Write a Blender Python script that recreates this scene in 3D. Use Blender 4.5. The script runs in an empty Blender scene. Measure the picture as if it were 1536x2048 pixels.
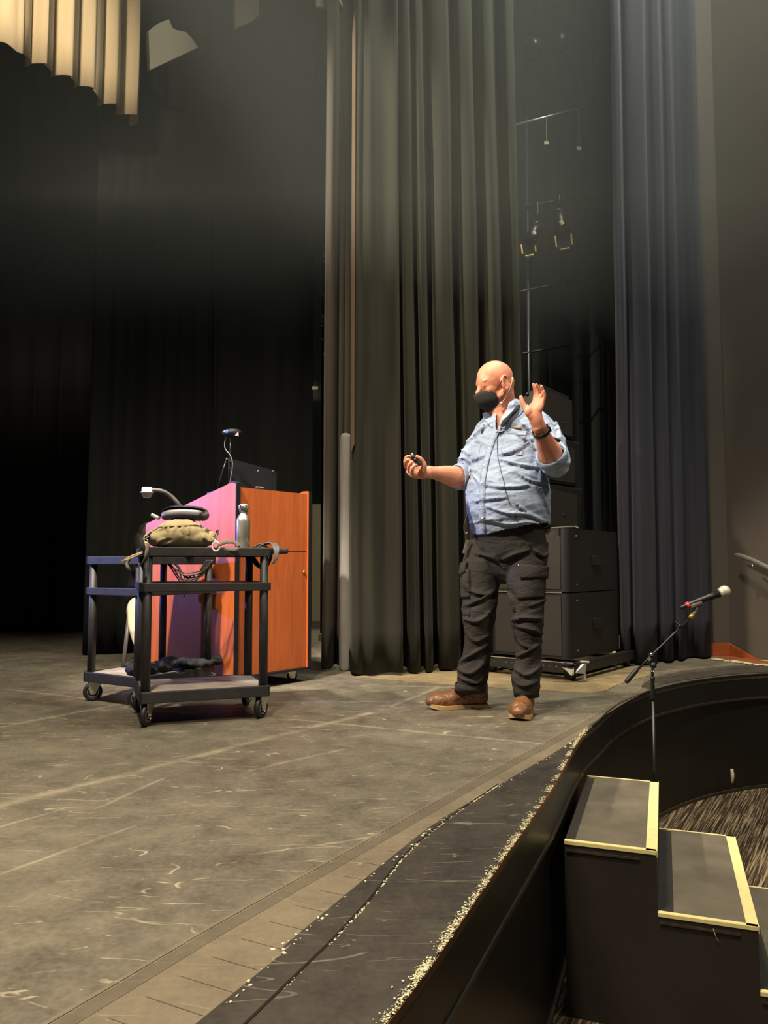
import bpy, bmesh, math, random
from math import sin, cos, pi, radians, sqrt
from mathutils import Vector, Matrix, noise
from mathutils.bvhtree import BVHTree

random.seed(7)
V = Vector
C = bpy.context.scene.collection

# ------------------------------------------------------------------ camera
FPX, PITCH, CAMH = 1540.0, radians(3.9), 0.77
cd = bpy.data.cameras.new('camera')
cam = bpy.data.objects.new('camera', cd); C.objects.link(cam)
cam.location = (0, 0, CAMH); cam.rotation_euler = (pi/2 + PITCH, 0, 0)
cd.sensor_fit = 'VERTICAL'; cd.sensor_height = 24; cd.lens = FPX*24/2048
cd.clip_start = .05; cd.clip_end = 60
bpy.context.scene.camera = cam

# ------------------------------------------------------------------ world / lights / exposure
sc = bpy.context.scene
sc.view_settings.view_transform = 'Standard'; sc.view_settings.look = 'None'
sc.view_settings.gamma = 1; sc.view_settings.use_curve_mapping = False
sc.view_settings.exposure = 0.0
w = bpy.data.worlds.new('world'); sc.world = w; w.use_nodes = True
w.node_tree.nodes['Background'].inputs[0].default_value = (.70, .85, 1.05, 1)
w.node_tree.nodes['Background'].inputs[1].default_value = 0.055

def spot(name, loc, to, power, col, size=60, soft=.25, blend=.6):
    l = bpy.data.lights.new(name, 'SPOT'); o = bpy.data.objects.new(name, l); C.objects.link(o)
    o.location = loc; o.rotation_euler = (V(to)-V(loc)).to_track_quat('-Z', 'Y').to_euler()
    l.energy = power; l.color = col; l.spot_size = radians(size); l.spot_blend = blend; l.shadow_soft_size = soft
    return o
WARM = (1, .86, .66)
spot('front_of_house_light', (-1.0, .5, 7.3), (-.2, 3.9, .3), 2500, WARM, 62, .30)
spot('house_right_light', (4.4, .6, 5.8), (-.2, 4.6, .5), 620, WARM, 40, .35)
spot('left_bay_light', (-3.9, 2.3, 5.0), (.75, 4.2, 1.15), 2300, (1, .86, .66), 31, .12, .5)
spot('curtain_fill_light', (-3.4, 2.2, 6.0), (-.22, 5.4, 3.9), 4200, (1, .92, .74), 22, .1, 1)  # added spot that brightens the left panel of the main curtain
spot('lectern_fill_light', (-2.5, 1.3, 6.2), (-1.2, 4.8, 1.0), 5600, (1, .88, .76), 20, .15, .7)  # extra spot put in to warm the left side of the lectern
spot('near_floor_fill_light', (-1.6, .1, 3.5), (-1.1, 1.1, 0), 900, WARM, 72, .5, 1)  # fill lamp added to brighten the floor close to the camera
spot('blue_side_light', (-5.0, 5.3, 1.6), (-1.25, 4.75, .70), 540, (.16, .26, 1), 27, .06)
spot('border_light', (-2.5, 3.3, 5.3), (-3.0, 5.4, 5.1), 620, (1, .84, .62), 52, .2)
spot('curtain_top_fill_light', (.2, 2.9, 7.6), (.2, 5.9, 3.0), 450, (1, .95, .78), 70, .4, 1)  # unseen wash added so the curtain tops pale as under lens glare
spot('glare_fill_light', (2.0, 4.4, 8.7), (1.4, 5.6, 2.5), 1850, (.98, 1, .86), 112, .5, 1)  # added lamp that makes the scatter volume glow like lens glare
spot('wing_light', (-1.2, 9.6, 3.2), (-.7, 7.6, 0), 300, (1, .86, .6), 60, .2)

# ------------------------------------------------------------------ pixel -> place helpers (measured from the photo)
_c, _s = cos(PITCH), sin(PITCH)
def ray(px, py):
    u = (px-768)/FPX; v = (1024-py)/FPX
    return V((u, _c-v*_s, _s+v*_c))
def at(px, py, Y):
    r = ray(px, py); t = Y/r.y
    return V((r.x*t, Y, CAMH+r.z*t))
def onz(px, py, z=0):
    r = ray(px, py); t = (z-CAMH)/r.z
    return V((r.x*t, r.y*t, z))

# ------------------------------------------------------------------ materials
def lin(c):
    return tuple(((x/255)/12.92 if x/255 <= .04045 else ((x/255+.055)/1.055)**2.4) for x in c)
class NT:
    def __init__(s, name):
        s.m = bpy.data.materials.new(name); s.m.use_nodes = True
        s.t = s.m.node_tree; s.b = s.t.nodes['Principled BSDF']
    def n(s, typ, ins=None, **kw):
        nd = s.t.nodes.new(typ)
        for k, v in kw.items(): setattr(nd, k, v)
        for k, v in (ins or {}).items():
            if hasattr(v, 'is_linked') or isinstance(v, bpy.types.NodeSocket): s.t.links.new(v, nd.inputs[k])
            else: nd.inputs[k].default_value = v
        return nd
    def coord(s, scale=(1, 1, 1), rot=(0, 0, 0)):
        tc = s.n('ShaderNodeTexCoord')
        mp = s.n('ShaderNodeMapping', {'Vector': tc.outputs['Object'], 'Rotation': rot, 'Scale': scale})
        return mp.outputs[0]
    def noise(s, vec, scale, detail=4, rough=.55, dist=0):
        return s.n('ShaderNodeTexNoise', {'Vector': vec, 'Scale': scale, 'Detail': detail, 'Roughness': rough, 'Distortion': dist}).outputs[0]
    def ramp(s, fac, stops):
        r = s.n('ShaderNodeValToRGB', {'Fac': fac}); e = r.color_ramp.elements
        while len(e) < len(stops): e.new(.5)
        for i, (p, c) in enumerate(stops):
            e[i].position = p; e[i].color = (*c, 1) if not isinstance(c, (int, float)) else (c, c, c, 1)
        return r.outputs[0]
    def mix(s, fac, a, b, blend='MIX'):
        nd = s.n('ShaderNodeMix', data_type='RGBA', blend_type=blend)
        for k, v in ((0, fac), (6, a), (7, b)):
            if isinstance(v, bpy.types.NodeSocket): s.t.links.new(v, nd.inputs[k])
            elif k == 0: nd.inputs[0].default_value = v
            else: nd.inputs[k].default_value = (*v, 1)
        return nd.outputs[2]
    def math(s, op, a, b=0., c=0.):
        nd = s.n('ShaderNodeMath', operation=op)
        for i, v in enumerate((a, b, c)):
            if isinstance(v, bpy.types.NodeSocket): s.t.links.new(v, nd.inputs[i])
            else: nd.inputs[i].default_value = v
        return nd.outputs[0]
    def set(s, **kw):
        for k, v in kw.items():
            k = {'color': 'Base Color', 'rough': 'Roughness', 'metal': 'Metallic', 'spec': 'Specular IOR Level', 'normal': 'Normal'}[k]
            if isinstance(v, bpy.types.NodeSocket): s.t.links.new(v, s.b.inputs[k])
            else: s.b.inputs[k].default_value = (*v, 1) if isinstance(v, tuple) and len(v) == 3 else v
    def bump(s, h, strength=.3, dist=.01):
        s.set(normal=s.n('ShaderNodeBump', {'Height': h, 'Strength': strength, 'Distance': dist}).outputs[0])

def M(name, col, rough=.6, metal=0, amt=.12, sc_=6, bump=0, bsc=60, spec=.5, stretch=(1, 1, 1), bdist=.004):
    t = NT(name); c = lin(col); v = t.coord(stretch)
    n = t.noise(v, sc_, 5)
    t.set(color=t.ramp(n, [(.3, tuple(x*(1-amt) for x in c)), (.7, tuple(min(1, x*(1+amt)) for x in c))]), rough=rough, metal=metal, spec=spec)
    if bump: t.bump(t.noise(v, bsc, 3), bump, bdist)
    return t.m

def velvet(name, col, amt=.18):
    t = NT(name); c = lin(col)
    n = t.noise(t.coord((1, 1, .05)), 9, 4)
    t.set(color=t.ramp(n, [(.3, tuple(x*(1-amt) for x in c)), (.7, tuple(x*(1+amt) for x in c))]), rough=.95, spec=.12)
    t.b.inputs['Sheen Weight'].default_value = .25; t.b.inputs['Sheen Roughness'].default_value = .5
    t.b.inputs['Sheen Tint'].default_value = (*[min(1, x*8) for x in c], 1)
    t.bump(t.noise(t.coord((1, 1, .3)), 90, 3), .15, .003)
    return t.m

def lines_mask(t, vec, lines, width, soft):
    """soft straight streaks; lines = ((x0,y0),(x1,y1)) in metres"""
    sep = t.n('ShaderNodeSeparateXYZ', {'Vector': vec}); out = None
    for (x0, y0), (x1, y1), wd in lines:
        L = sqrt((x1-x0)**2+(y1-y0)**2); dx, dy = (x1-x0)/L, (y1-y0)/L
        a = t.math('ADD', t.math('MULTIPLY', sep.outputs[0], -dy), t.math('MULTIPLY_ADD', sep.outputs[1], dx, x0*dy-y0*dx))
        d = t.math('ABSOLUTE', a)
        u = t.math('ADD', t.math('MULTIPLY', sep.outputs[0], dx), t.math('MULTIPLY_ADD', sep.outputs[1], dy, -x0*dx-y0*dy))
        m = t.math('SUBTRACT', 1, t.n('ShaderNodeMapRange', {'Value': d, 1: wd*.1, 2: wd*1.7}).outputs[0])
        inside = t.math('MULTIPLY', t.math('GREATER_THAN', u, 0), t.math('LESS_THAN', u, L))
        m = t.math('MULTIPLY', m, inside)
        out = m if out is None else t.math('MAXIMUM', out, m)
    return out

def floor_mat(name, dark, light, scuff, n_scr=1., lines=(), rough=.55, dirt=.5):
    t = NT(name); v = t.coord()
    n1 = t.noise(v, 1.1, 6, .6); n2 = t.noise(v, 7, 6, .65, .4); n3 = t.noise(v, 60, 3)
    base = t.mix(t.math('MULTIPLY_ADD', n2, .55, t.math('MULTIPLY', n1, .45)), lin(dark), lin(light))
    base = t.ramp(t.math('MULTIPLY_ADD', n2, .5, t.math('MULTIPLY', n1, .5)), [(.37, lin(dark)), (.63, lin(light))])
    base = t.mix(.25, base, t.ramp(n3, [(.35, lin(dark)), (.65, lin(light))]))
    total = None
    for i, (sca, st, wd, ang, th) in enumerate([(.8, (1, 5, 1), .0022, .45, .55), (1.3, (1, 4, 1), .0026, -.25, .56), (1.6, (1, 7, 1), .003, .9, .56), (2.6, (1, 3, 1), .0036, .1, .59), (3.6, (1, 4, 1), .005, 1.9, .60)]):
        vv = t.coord(st, (0, 0, ang)); vv2 = t.n('ShaderNodeVectorMath', {0: vv, 1: (i*7.3, i*3.1, 0)}, operation='ADD').outputs[0]
        nn = t.noise(vv2, sca, 1., .4, .15)
        band = t.math('LESS_THAN', t.math('ABSOLUTE', t.math('SUBTRACT', nn, .5)), wd*n_scr)
        gate = t.math('GREATER_THAN', t.noise(vv2, sca*2.6, 2), th)
        m = t.math('MULTIPLY', band, gate); total = m if total is None else t.math('MAXIMUM', total, m)
    fade = t.noise(v, 14, 4)
    total = t.math('MULTIPLY', total, t.n('ShaderNodeMapRange', {'Value': fade, 1: .3, 2: .7, 3: .04, 4: .5}).outputs[0])
    specks = t.math('GREATER_THAN', t.noise(v, 110, 2, .5), .79)
    total = t.math('MAXIMUM', total, t.math('MULTIPLY', specks, .6))
    if lines:
        wob = t.n('ShaderNodeVectorMath', {0: v, 1: t.n('ShaderNodeVectorMath', {0: t.n('ShaderNodeTexNoise', {'Vector': v, 'Scale': 5.0}).outputs[1], 1: (.03, .03, 0)}, operation='MULTIPLY').outputs[0]}, operation='ADD').outputs[0]
        lm = lines_mask(t, wob, lines, .02, .02)
        total = t.math('MAXIMUM', total, t.math('MULTIPLY', lm, t.n('ShaderNodeMapRange', {'Value': n2, 1: .3, 2: .65, 3: .0, 4: .34}).outputs[0]))
    t.set(color=t.mix(total, base, lin(scuff)), rough=rough, spec=.35)
    t.bump(n3, .08, .003)
    return t.m

MAT = {}
MAT['stage'] = floor_mat('stage_floor_paint', (66, 61, 52), (117, 109, 93), (196, 184, 152), 1.15, lines=[
    ((-1.42, 2.26), (-.05, 4.1), .022), ((-.45, 3.92), (.72, 3.38), .011), ((-1.95, 3.5), (-1.4, 4.4), .014), ((-2.5, 4.93), (-1.6, 4.47), .014),
    ((.05, 4.25), (.35, 4.9), .014), ((-.6, 4.4), (.45, 4.42), .008), ((-1.0, 1.9), (-.72, 2.35), .006), ((-.35, 2.12), (.1, 2.3), .005), ((-1.35, 2.0), (-1.0, 2.5), .005),
    ((-.5, 2.95), (-.15, 3.3), .011), ((-.9, 2.5), (-.78, 2.85), .006)])
MAT['strip'] = floor_mat('worn_plywood_paint', (86, 78, 65), (120, 107, 86), (170, 152, 120), .6, rough=.6)
MAT['groove'] = floor_mat('groove_dust', (74, 66, 54), (98, 88, 72), (130, 116, 96), .6, rough=.7)
MAT['apron'] = floor_mat('black_hardboard', (33, 29, 27), (68, 62, 54), (150, 142, 120), 1.1, rough=.5)
MAT['far_apron'] = floor_mat('worn_dark_floor', (52, 46, 38), (78, 71, 60), (140, 132, 112), .6)
MAT['light_wood'] = floor_mat('worn_light_floor', (96, 82, 60), (150, 132, 98), (180, 160, 122), .7)
MAT['brown_floor'] = M('brown_floor', (122, 72, 40), .5, amt=.2, sc_=12, stretch=(1, 6, 1))
MAT['baseboard'] = M('stained_wood_board', (140, 66, 26), .5, amt=.2, sc_=10, stretch=(1, 1, 6))
MAT['fascia'] = M('black_fascia_paint', (26, 24, 21), .38, amt=.25, sc_=3)
MAT['fascia_lip'] = M('worn_black_molding', (52, 45, 34), .4, amt=.35, sc_=12)
MAT['edge_trim'] = M('brown_edge_trim', (120, 76, 38), .5, amt=.35, sc_=25)
MAT['crumb'] = M('chipped_edge', (190, 180, 146), .9, amt=.3, sc_=60)
MAT['glow'] = M('pale_yellow_tape', (214, 200, 138), .6, amt=.06, sc_=30)
MAT['step'] = M('black_step_paint', (34, 29, 23), .6, amt=.25, sc_=4, bump=.2, bsc=30)
MAT['tread'] = M('rubber_tread', (88, 80, 66), .85, amt=.25, sc_=7, bump=.2, bsc=120)
MAT['wall'] = M('taupe_wall', (72, 64, 55), .8, amt=.05, sc_=3, bump=.1, bsc=80)
MAT['wall_black'] = M('black_wall', (20, 20, 19), .9, amt=.1)
MAT['wall_pale'] = M('pale_back_wall', (190, 172, 132), .8, amt=.05)
MAT['ceiling'] = M('dark_ceiling', (30, 30, 28), .9)
MAT['cloth_green'] = velvet('olive_black_velour', (40, 39, 32))
MAT['cloth_black'] = velvet('black_velour', (26, 27, 25))
MAT['cloth_grey'] = velvet('grey_velour', (66, 61, 54))
MAT['cloth_blue'] = velvet('charcoal_blue_velour', (52, 52, 58))
MAT['cloth_border'] = M('pale_border_cloth', (168, 152, 122), .95, amt=.15, sc_=6, spec=.1, stretch=(1, 1, .1))
MAT['hem'] = M('dusty_hem', (190, 176, 148), .95, amt=.1, spec=.1)
MAT['panel'] = M('beige_panel', (140, 131, 108), .8, amt=.1, sc_=2)
MAT['grey_cloth'] = M('light_grey_cover', (140, 136, 128), .9, amt=.1, spec=.2)

CANG = 32
def carpet():
    t = NT('striped_carpet'); v = t.coord((1, 1, 1), (0, 0, radians(CANG)))
    a = t.noise(t.n('ShaderNodeVectorMath', {0: v, 1: (200, 3.2, 1)}, operation='MULTIPLY').outputs[0], 1, 2, .5)
    b = t.noise(t.n('ShaderNodeVectorMath', {0: v, 1: (70, 1.2, 1)}, operation='MULTIPLY').outputs[0], 1, 2, .5)
    f = t.math('MULTIPLY_ADD', a, .75, t.math('MULTIPLY', b, .25))
    t.set(color=t.ramp(f, [(.44, lin((42, 34, 27))), (.52, lin((74, 62, 48))), (.6, lin((140, 122, 94)))]), rough=.95, spec=.1)
    t.bump(a, .3, .004)
    return t.m
MAT['carpet'] = carpet()

def wood(name, c0, c1):
    t = NT(name); v = t.coord((9, 9, .9))
    n = t.noise(v, 2.4, 6, .6, .8); n2 = t.noise(t.coord((30, 30, 1)), 3, 4)
    t.set(color=t.mix(.3, t.ramp(n, [(.3, lin(c0)), (.7, lin(c1))]), t.ramp(n2, [(.3, lin(c0)), (.7, lin(c1))])), rough=.42, spec=.4)
    return t.m
MAT['cherry'] = wood('cherry_laminate', (150, 72, 34), (182, 96, 48))
MAT['band_black'] = M('black_edge_band', (18, 16, 16), .5)
MAT['cart'] = M('black_cart_plastic', (40, 38, 38), .55, amt=.25, sc_=14, bump=.15, bsc=160)
MAT['cart_top'] = M('scuffed_cart_shelf', (150, 141, 128), .6, amt=.3, sc_=8)
MAT['rubber'] = M('black_rubber', (22, 22, 22), .55)
MAT['steel'] = M('zinc_steel', (205, 200, 185), .34, metal=.9, amt=.1, sc_=20)
MAT['chrome'] = M('bright_metal', (215, 215, 210), .2, metal=1, amt=.05)
MAT['dark_metal'] = M('dark_metal', (40, 40, 42), .4, metal=.6)
MAT['black_plastic'] = M('black_plastic', (22, 22, 24), .4)
MAT['grey_plastic'] = M('grey_plastic', (92, 88, 86), .45, amt=.05)
MAT['pale_plastic'] = M('pale_grey_plastic', (176, 172, 172), .45, amt=.04)
MAT['white'] = M('white_plastic', (225, 222, 214), .5, amt=.04)
MAT['khaki'] = M('khaki_canvas', (136, 121, 86), .9, amt=.14, sc_=7, bump=.4, bsc=70)
MAT['khaki_light'] = M('pale_khaki_webbing', (186, 168, 120), .9, amt=.1, sc_=20)
MAT['strap'] = M('taupe_webbing', (96, 84, 76), .9, amt=.1)
MAT['black_cloth'] = M('black_cloth', (18, 18, 20), .9, amt=.2, bump=.3, bsc=40)
MAT['cab'] = M('black_speaker_paint', (19, 18, 17), .5, amt=.12, sc_=3, bump=.2, bsc=200)
MAT['grille'] = M('brown_black_grille', (31, 28, 23), .6, amt=.1, bump=.2, bsc=300)
MAT['red'] = M('red_ring', (205, 62, 58), .5)
MAT['mesh_ball'] = M('steel_mesh_grille', (206, 200, 180), .5, metal=.3, amt=.12, sc_=120, bump=.5, bsc=260)
MAT['brass'] = M('worn_brass', (190, 160, 80), .4, metal=.7)
MAT['amber'] = M('amber_gel_frame', (226, 186, 96), .5, amt=.05)
MAT['gel_blue'] = M('dark_blue_gel', (44, 46, 74), .3)
MAT['lens_blue'] = M('blue_lens', (60, 90, 200), .15)
MAT['sign_pale'] = M('pale_label', (224, 212, 170), .7)
MAT['hair'] = M('dark_hair', (30, 22, 20), .6, amt=.3, sc_=30, stretch=(3, 3, .3))
MAT['white_cloth'] = M('cream_trousers', (226, 214, 178), .9, amt=.06, bump=.2, bsc=40)
MAT['dark_shirt'] = M('dark_top', (24, 22, 26), .9)

def skin(name, c, mott):
    t = NT(name); v = t.coord()
    n = t.noise(v, 14, 5, .6); n2 = t.noise(v, 180, 2)
    t.set(color=t.ramp(n, [(.32, lin(c)), (.68, lin(mott))]), rough=.5, spec=.4)
    t.b.inputs['Subsurface Weight'].default_value = .08; t.b.inputs['Subsurface Radius'].default_value = (.012, .005, .003)
    t.bump(n2, .12, .001)
    return t.m
MAT['skin'] = skin('skin', (200, 130, 104), (222, 150, 120))
MAT['skin_hand'] = MAT['skin']
def cloth(name, c, amt, weave=500, spec=.2):
    t = NT(name); v = t.coord(); cc = lin(c)
    n = t.noise(v, 9, 5, .6, .6); n2 = t.noise(v, weave, 2)
    f = t.math('MULTIPLY_ADD', n, .7, t.math('MULTIPLY', n2, .3))
    t.set(color=t.ramp(f, [(.32, tuple(x*(1-amt) for x in cc)), (.68, tuple(x*(1+amt) for x in cc))]), rough=.9, spec=spec)
    w1 = t.noise(t.coord((1, 1, 2.2)), 14, 3, .5, 1.2)
    t.bump(t.math('MULTIPLY_ADD', n2, .12, w1), .55, .012)
    return t.m
MAT['chambray'] = cloth('blue_chambray', (146, 160, 184), .14)
MAT['chambray_dark'] = cloth('shirt_inside', (96, 112, 140), .1)
MAT['trouser'] = cloth('charcoal_canvas', (50, 47, 45), .22, 300)
MAT['mask'] = M('black_mask', (30, 30, 30), .8, amt=.1, bump=.1, bsc=300)
MAT['leather'] = M('brown_leather', (112, 76, 48), .42, amt=.28, sc_=16, bump=.15, bsc=60)
MAT['sole'] = M('tan_sole', (168, 136, 90), .7, amt=.12, sc_=20)
MAT['lace'] = M('dark_lace', (60, 36, 22), .8)
MAT['watch'] = M('black_watch_band', (26, 25, 25), .5)
MAT['stubble'] = skin('stubble_skin', (196, 150, 126), (222, 190, 166))

# ------------------------------------------------------------------ mesh helpers
def finish(name, bm, mat, parent=None, smooth=False, label=None, kind=None, inv=False, mods=()):
    bmesh.ops.recalc_face_normals(bm, faces=bm.faces)
    me = bpy.data.meshes.new(name); bm.to_mesh(me); bm.free()
    return finish_me(name, me, mat, parent, smooth, label, kind)
def finish_me(name, me, mat, parent=None, smooth=False, label=None, kind=None):
    if smooth: me.shade_smooth()
    if mat:
        for m in (mat if isinstance(mat, (list, tuple)) else [mat]):
            me.materials.append(MAT[m] if isinstance(m, str) else m)
    o = bpy.data.objects.new(name, me); C.objects.link(o)
    if parent:
        o.parent = parent
        if parent.get('_w'): o.matrix_parent_inverse = W(parent).inverted()
    if label: o['label'] = label
    if kind: o['kind'] = kind
    return o
def W(o):
    m = Matrix.Translation(o.location) @ o.rotation_euler.to_matrix().to_4x4()
    return m
def struct(name, bm, mat, smooth=False): return finish(name, bm, mat, None, smooth, kind='structure')
def thing(name, label, cat, loc=(0, 0, 0), rz=0, group=None, world=True):
    """Empty at the base; world=True: child meshes are given in world coordinates"""
    o = bpy.data.objects.new(name, None); C.objects.link(o)
    o.location = loc; o.rotation_euler = (0, 0, rz); o.empty_display_size = .1
    o['label'] = label; o['category'] = cat
    if group: o['group'] = group
    if world: o['_w'] = 1
    return o
def tag(o, label, cat, group=None, kind=None):
    o['label'] = label; o['category'] = cat
    if group: o['group'] = group
    if kind: o['kind'] = kind
    return o
def BM(): return bmesh.new()

def bevel_all(bm, geom_edges, w, seg=2):
    if w > 0: bmesh.ops.bevel(bm, geom=geom_edges, offset=w, segments=seg, affect='EDGES', profile=.5)
def box(bm, c, size, bev=0, M4=None, seg=2):
    t = bmesh.new(); bmesh.ops.create_cube(t, size=1)
    for v in t.verts: v.co = V((v.co.x*size[0], v.co.y*size[1], v.co.z*size[2]))
    if bev: bevel_all(t, t.edges[:], bev, seg)
    m = Matrix.Translation(V(c)) @ (M4.to_4x4() if M4 else Matrix.Identity(4))
    for v in t.verts: v.co = m @ v.co
    merge(bm, t); return bm
def merge(bm, t):
    me = bpy.data.meshes.new('tmp'); t.to_mesh(me); t.free(); bm.from_mesh(me); bpy.data.meshes.remove(me)
def frame(d, up=V((0, 0, 1))):
    d = d.normalized(); s = d.cross(up)
    if s.length < 1e-4: s = d.cross(V((1, 0, 0)))
    s.normalize(); return s, s.cross(d).normalized()
def crv(pts, k=5):
    """Catmull-Rom through points (tuples of any length)"""
    out = []; n = len(pts); P = [tuple(p) for p in pts]
    for i in range(n-1):
        p0 = P[max(i-1, 0)]; p1 = P[i]; p2 = P[i+1]; p3 = P[min(i+2, n-1)]
        for j in range(k):
            t = j/k
            out.append(tuple(.5*((2*b)+(-a+c)*t+(2*a-5*b+4*c-d)*t*t+(-a+3*b-3*c+d)*t**3) for a, b, c, d in zip(p0, p1, p2, p3)))
    out.append(P[-1]); return out
def tube(bm, pts, r, seg=8, k=0, caps=True, side=None, round_caps=False):
    """r: number, list of numbers or list of (a,b) half widths; side = direction of a"""
    pts = [V(p) for p in pts]
    if not isinstance(r, (list, tuple)): r = [r]*len(pts)
    R = [(q, q) if not isinstance(q, (list, tuple)) else q for q in r]
    if k:
        P = crv([(*p, *q) for p, q in zip(pts, R)], k)
        pts = [V(p[:3]) for p in P]; R = [(max(p[3], 1e-4), max(p[4], 1e-4)) for p in P]
    if round_caps:
        d0 = (pts[0]-pts[1]).normalized(); d1 = (pts[-1]-pts[-2]).normalized()
        a0, a1 = R[0], R[-1]; pre = []; post = []
        for f in (.97, .8, .5): 
            g = sqrt(1-f*f); q = min(a0); q1 = min(a1)
            pre.append((pts[0]+d0*q*f, (a0[0]*g, a0[1]*g))); post.insert(0, (pts[-1]+d1*q1*f, (a1[0]*g, a1[1]*g)))
        pts = [p for p, _ in pre]+pts+[p for p, _ in post]; R = [x for _, x in pre]+R+[x for _, x in post]
    rings = []; last = None
    for i, p in enumerate(pts):
        d = (pts[min(i+1, len(pts)-1)]-pts[max(i-1, 0)])
        if d.length < 1e-9: d = V((0, 0, 1))
        d.normalize()
        if side is not None: s = side-d*side.dot(d); s.normalize()
        elif last is None: s = frame(d)[0]
        else: s = (last-d*last.dot(d)).normalized()
        last = s; u = s.cross(d)
        rings.append([bm.verts.new(p+s*cos(2*pi*j/seg)*R[i][0]+u*sin(2*pi*j/seg)*R[i][1]) for j in range(seg)])
    for a, b in zip(rings, rings[1:]):
        for j in range(seg): bm.faces.new((a[j], a[(j+1) % seg], b[(j+1) % seg], b[j]))
    if caps: bm.faces.new(rings[0][::-1]); bm.faces.new(rings[-1])
    return bm
def lathe(bm, prof, M4=Matrix.Identity(4), seg=24):
    rings = []
    for r, z in prof: rings.append([bm.verts.new(M4 @ V((r*cos(2*pi*j/seg), r*sin(2*pi*j/seg), z))) for j in range(seg)])
    for a, b in zip(rings, rings[1:]):
        for j in range(seg): bm.faces.new((a[j], a[(j+1) % seg], b[(j+1) % seg], b[j]))
    if prof[0] != prof[-1]:
        if prof[0][0] > 1e-5: bm.faces.new(rings[0][::-1])
        if prof[-1][0] > 1e-5: bm.faces.new(rings[-1])
    bmesh.ops.remove_doubles(bm, verts=bm.verts, dist=1e-6)
    return bm
def ell(bm, c, rad, M3=None, sub=3):
    t = bmesh.new(); bmesh.ops.create_icosphere(t, subdivisions=sub, radius=1)
    for v in t.verts:
        q = V((v.co.x*rad[0], v.co.y*rad[1], v.co.z*rad[2])); v.co = V(c)+((M3 @ q) if M3 else q)
    merge(bm, t); return bm
def axes(x, y, z): return Matrix((x, y, z)).transposed()
def prism(bm, poly, vec):
    """poly: list of 3D points; extruded by vec"""
    a = [bm.verts.new(V(p)) for p in poly]; b = [bm.verts.new(V(p)+V(vec)) for p in poly]
    bm.faces.new(a[::-1]); bm.faces.new(b); n = len(a)
    for i in range(n): bm.faces.new((a[i], a[(i+1) % n], b[(i+1) % n], b[i]))
    return bm
def ribbon(bm, pts, width, thick, wdir=None):
    pts = [V(p) for p in crv(pts, 4)]
    rows = []
    for i, p in enumerate(pts):
        d = (pts[min(i+1, len(pts)-1)]-pts[max(i-1, 0)]).normalized()
        s = V(wdir) if wdir is not None else frame(d)[0]
        s = (s-d*s.dot(d)).normalized(); n = s.cross(d)
        rows.append([bm.verts.new(p+s*a*width/2+n*b*thick/2) for a, b in ((-1, -1), (1, -1), (1, 1), (-1, 1))])
    for a, b in zip(rows, rows[1:]):
        for j in range(4): bm.faces.new((a[j], a[(j+1) % 4], b[(j+1) % 4], b[j]))
    bm.faces.new(rows[0][::-1]); bm.faces.new(rows[-1]); return bm
def remesh(bm, vox, smooth=4, fac=.5):
    bmesh.ops.recalc_face_normals(bm, faces=bm.faces)
    me = bpy.data.meshes.new('tmp'); bm.to_mesh(me); bm.free()
    o = bpy.data.objects.new('tmp', me); C.objects.link(o)
    m = o.modifiers.new('r', 'REMESH'); m.mode = 'VOXEL'; m.voxel_size = vox
    if smooth:
        s = o.modifiers.new('s', 'SMOOTH'); s.factor = fac; s.iterations = smooth
    dg = bpy.context.evaluated_depsgraph_get(); dg.update()
    out = bpy.data.meshes.new_from_object(o.evaluated_get(dg))
    bpy.data.objects.remove(o); bpy.data.meshes.remove(me)
    out.materials.clear()
    return out
def displace(me, fn):
    nrm = [v.normal.copy() for v in me.vertices]
    for v, n in zip(me.vertices, nrm): v.co = v.co+n*fn(v.co, n)
    me.update()
def pixof(p):
    x, y, z = p.x, p.y, p.z-CAMH; d = y*_c+z*_s
    return 768+FPX*x/d, 1024-FPX*(-y*_s+z*_c)/d
def creases(me, lines, amp=.008, wid=4.5):
    """raise long soft cloth folds along measured fold lines, each with a valley beside it"""
    segs = []
    for ln in lines:
        k = 1.
        if isinstance(ln[0], (int, float)): k = ln[0]; ln = ln[1]
        pts = crv(ln, 4); n = len(pts)-1
        for i in range(n): segs.append((pts[i], pts[i+1], i/n, (i+1)/n, k))
    org = V((0, 0, CAMH))
    out = []
    for v in me.vertices:
        if v.normal.dot(v.co-org) > 0: continue
        px, py = pixof(v.co); best = None
        tot = 0; acc = {}
        for (a, b, t0, t1, k) in segs:
            if abs(px-(a[0]+b[0])/2) > 30 or abs(py-(a[1]+b[1])/2) > 30: continue
            dx, dy = b[0]-a[0], b[1]-a[1]; L2 = dx*dx+dy*dy+1e-9
            u = max(0, min(1, ((px-a[0])*dx+(py-a[1])*dy)/L2)); ex, ey = px-a[0]-u*dx, py-a[1]-u*dy
            d = sqrt(ex*ex+ey*ey)
            if d > 3*wid: continue
            sg = 1 if (dx*ey-dy*ex) > 0 else -1
            t = t0+(t1-t0)*u; fade = sin(pi*min(1, max(0, .06+.88*t)))**.6
            h = fade*k*(math.exp(-(d/wid)**2*1.4)-.75*(sg > 0)*math.exp(-((d-1.5*wid)/wid)**2*1.6))
            key = k, a[2:] ; 
            if abs(h) > abs(tot): tot = h
        if tot: out.append((v, v.normal.copy()*tot*amp))
    for v, d in out: v.co = v.co+d
    me.update()
def solid(o, t, off=-1):
    m = o.modifiers.new('thickness', 'SOLIDIFY'); m.thickness = t; m.offset = off; return o

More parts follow.
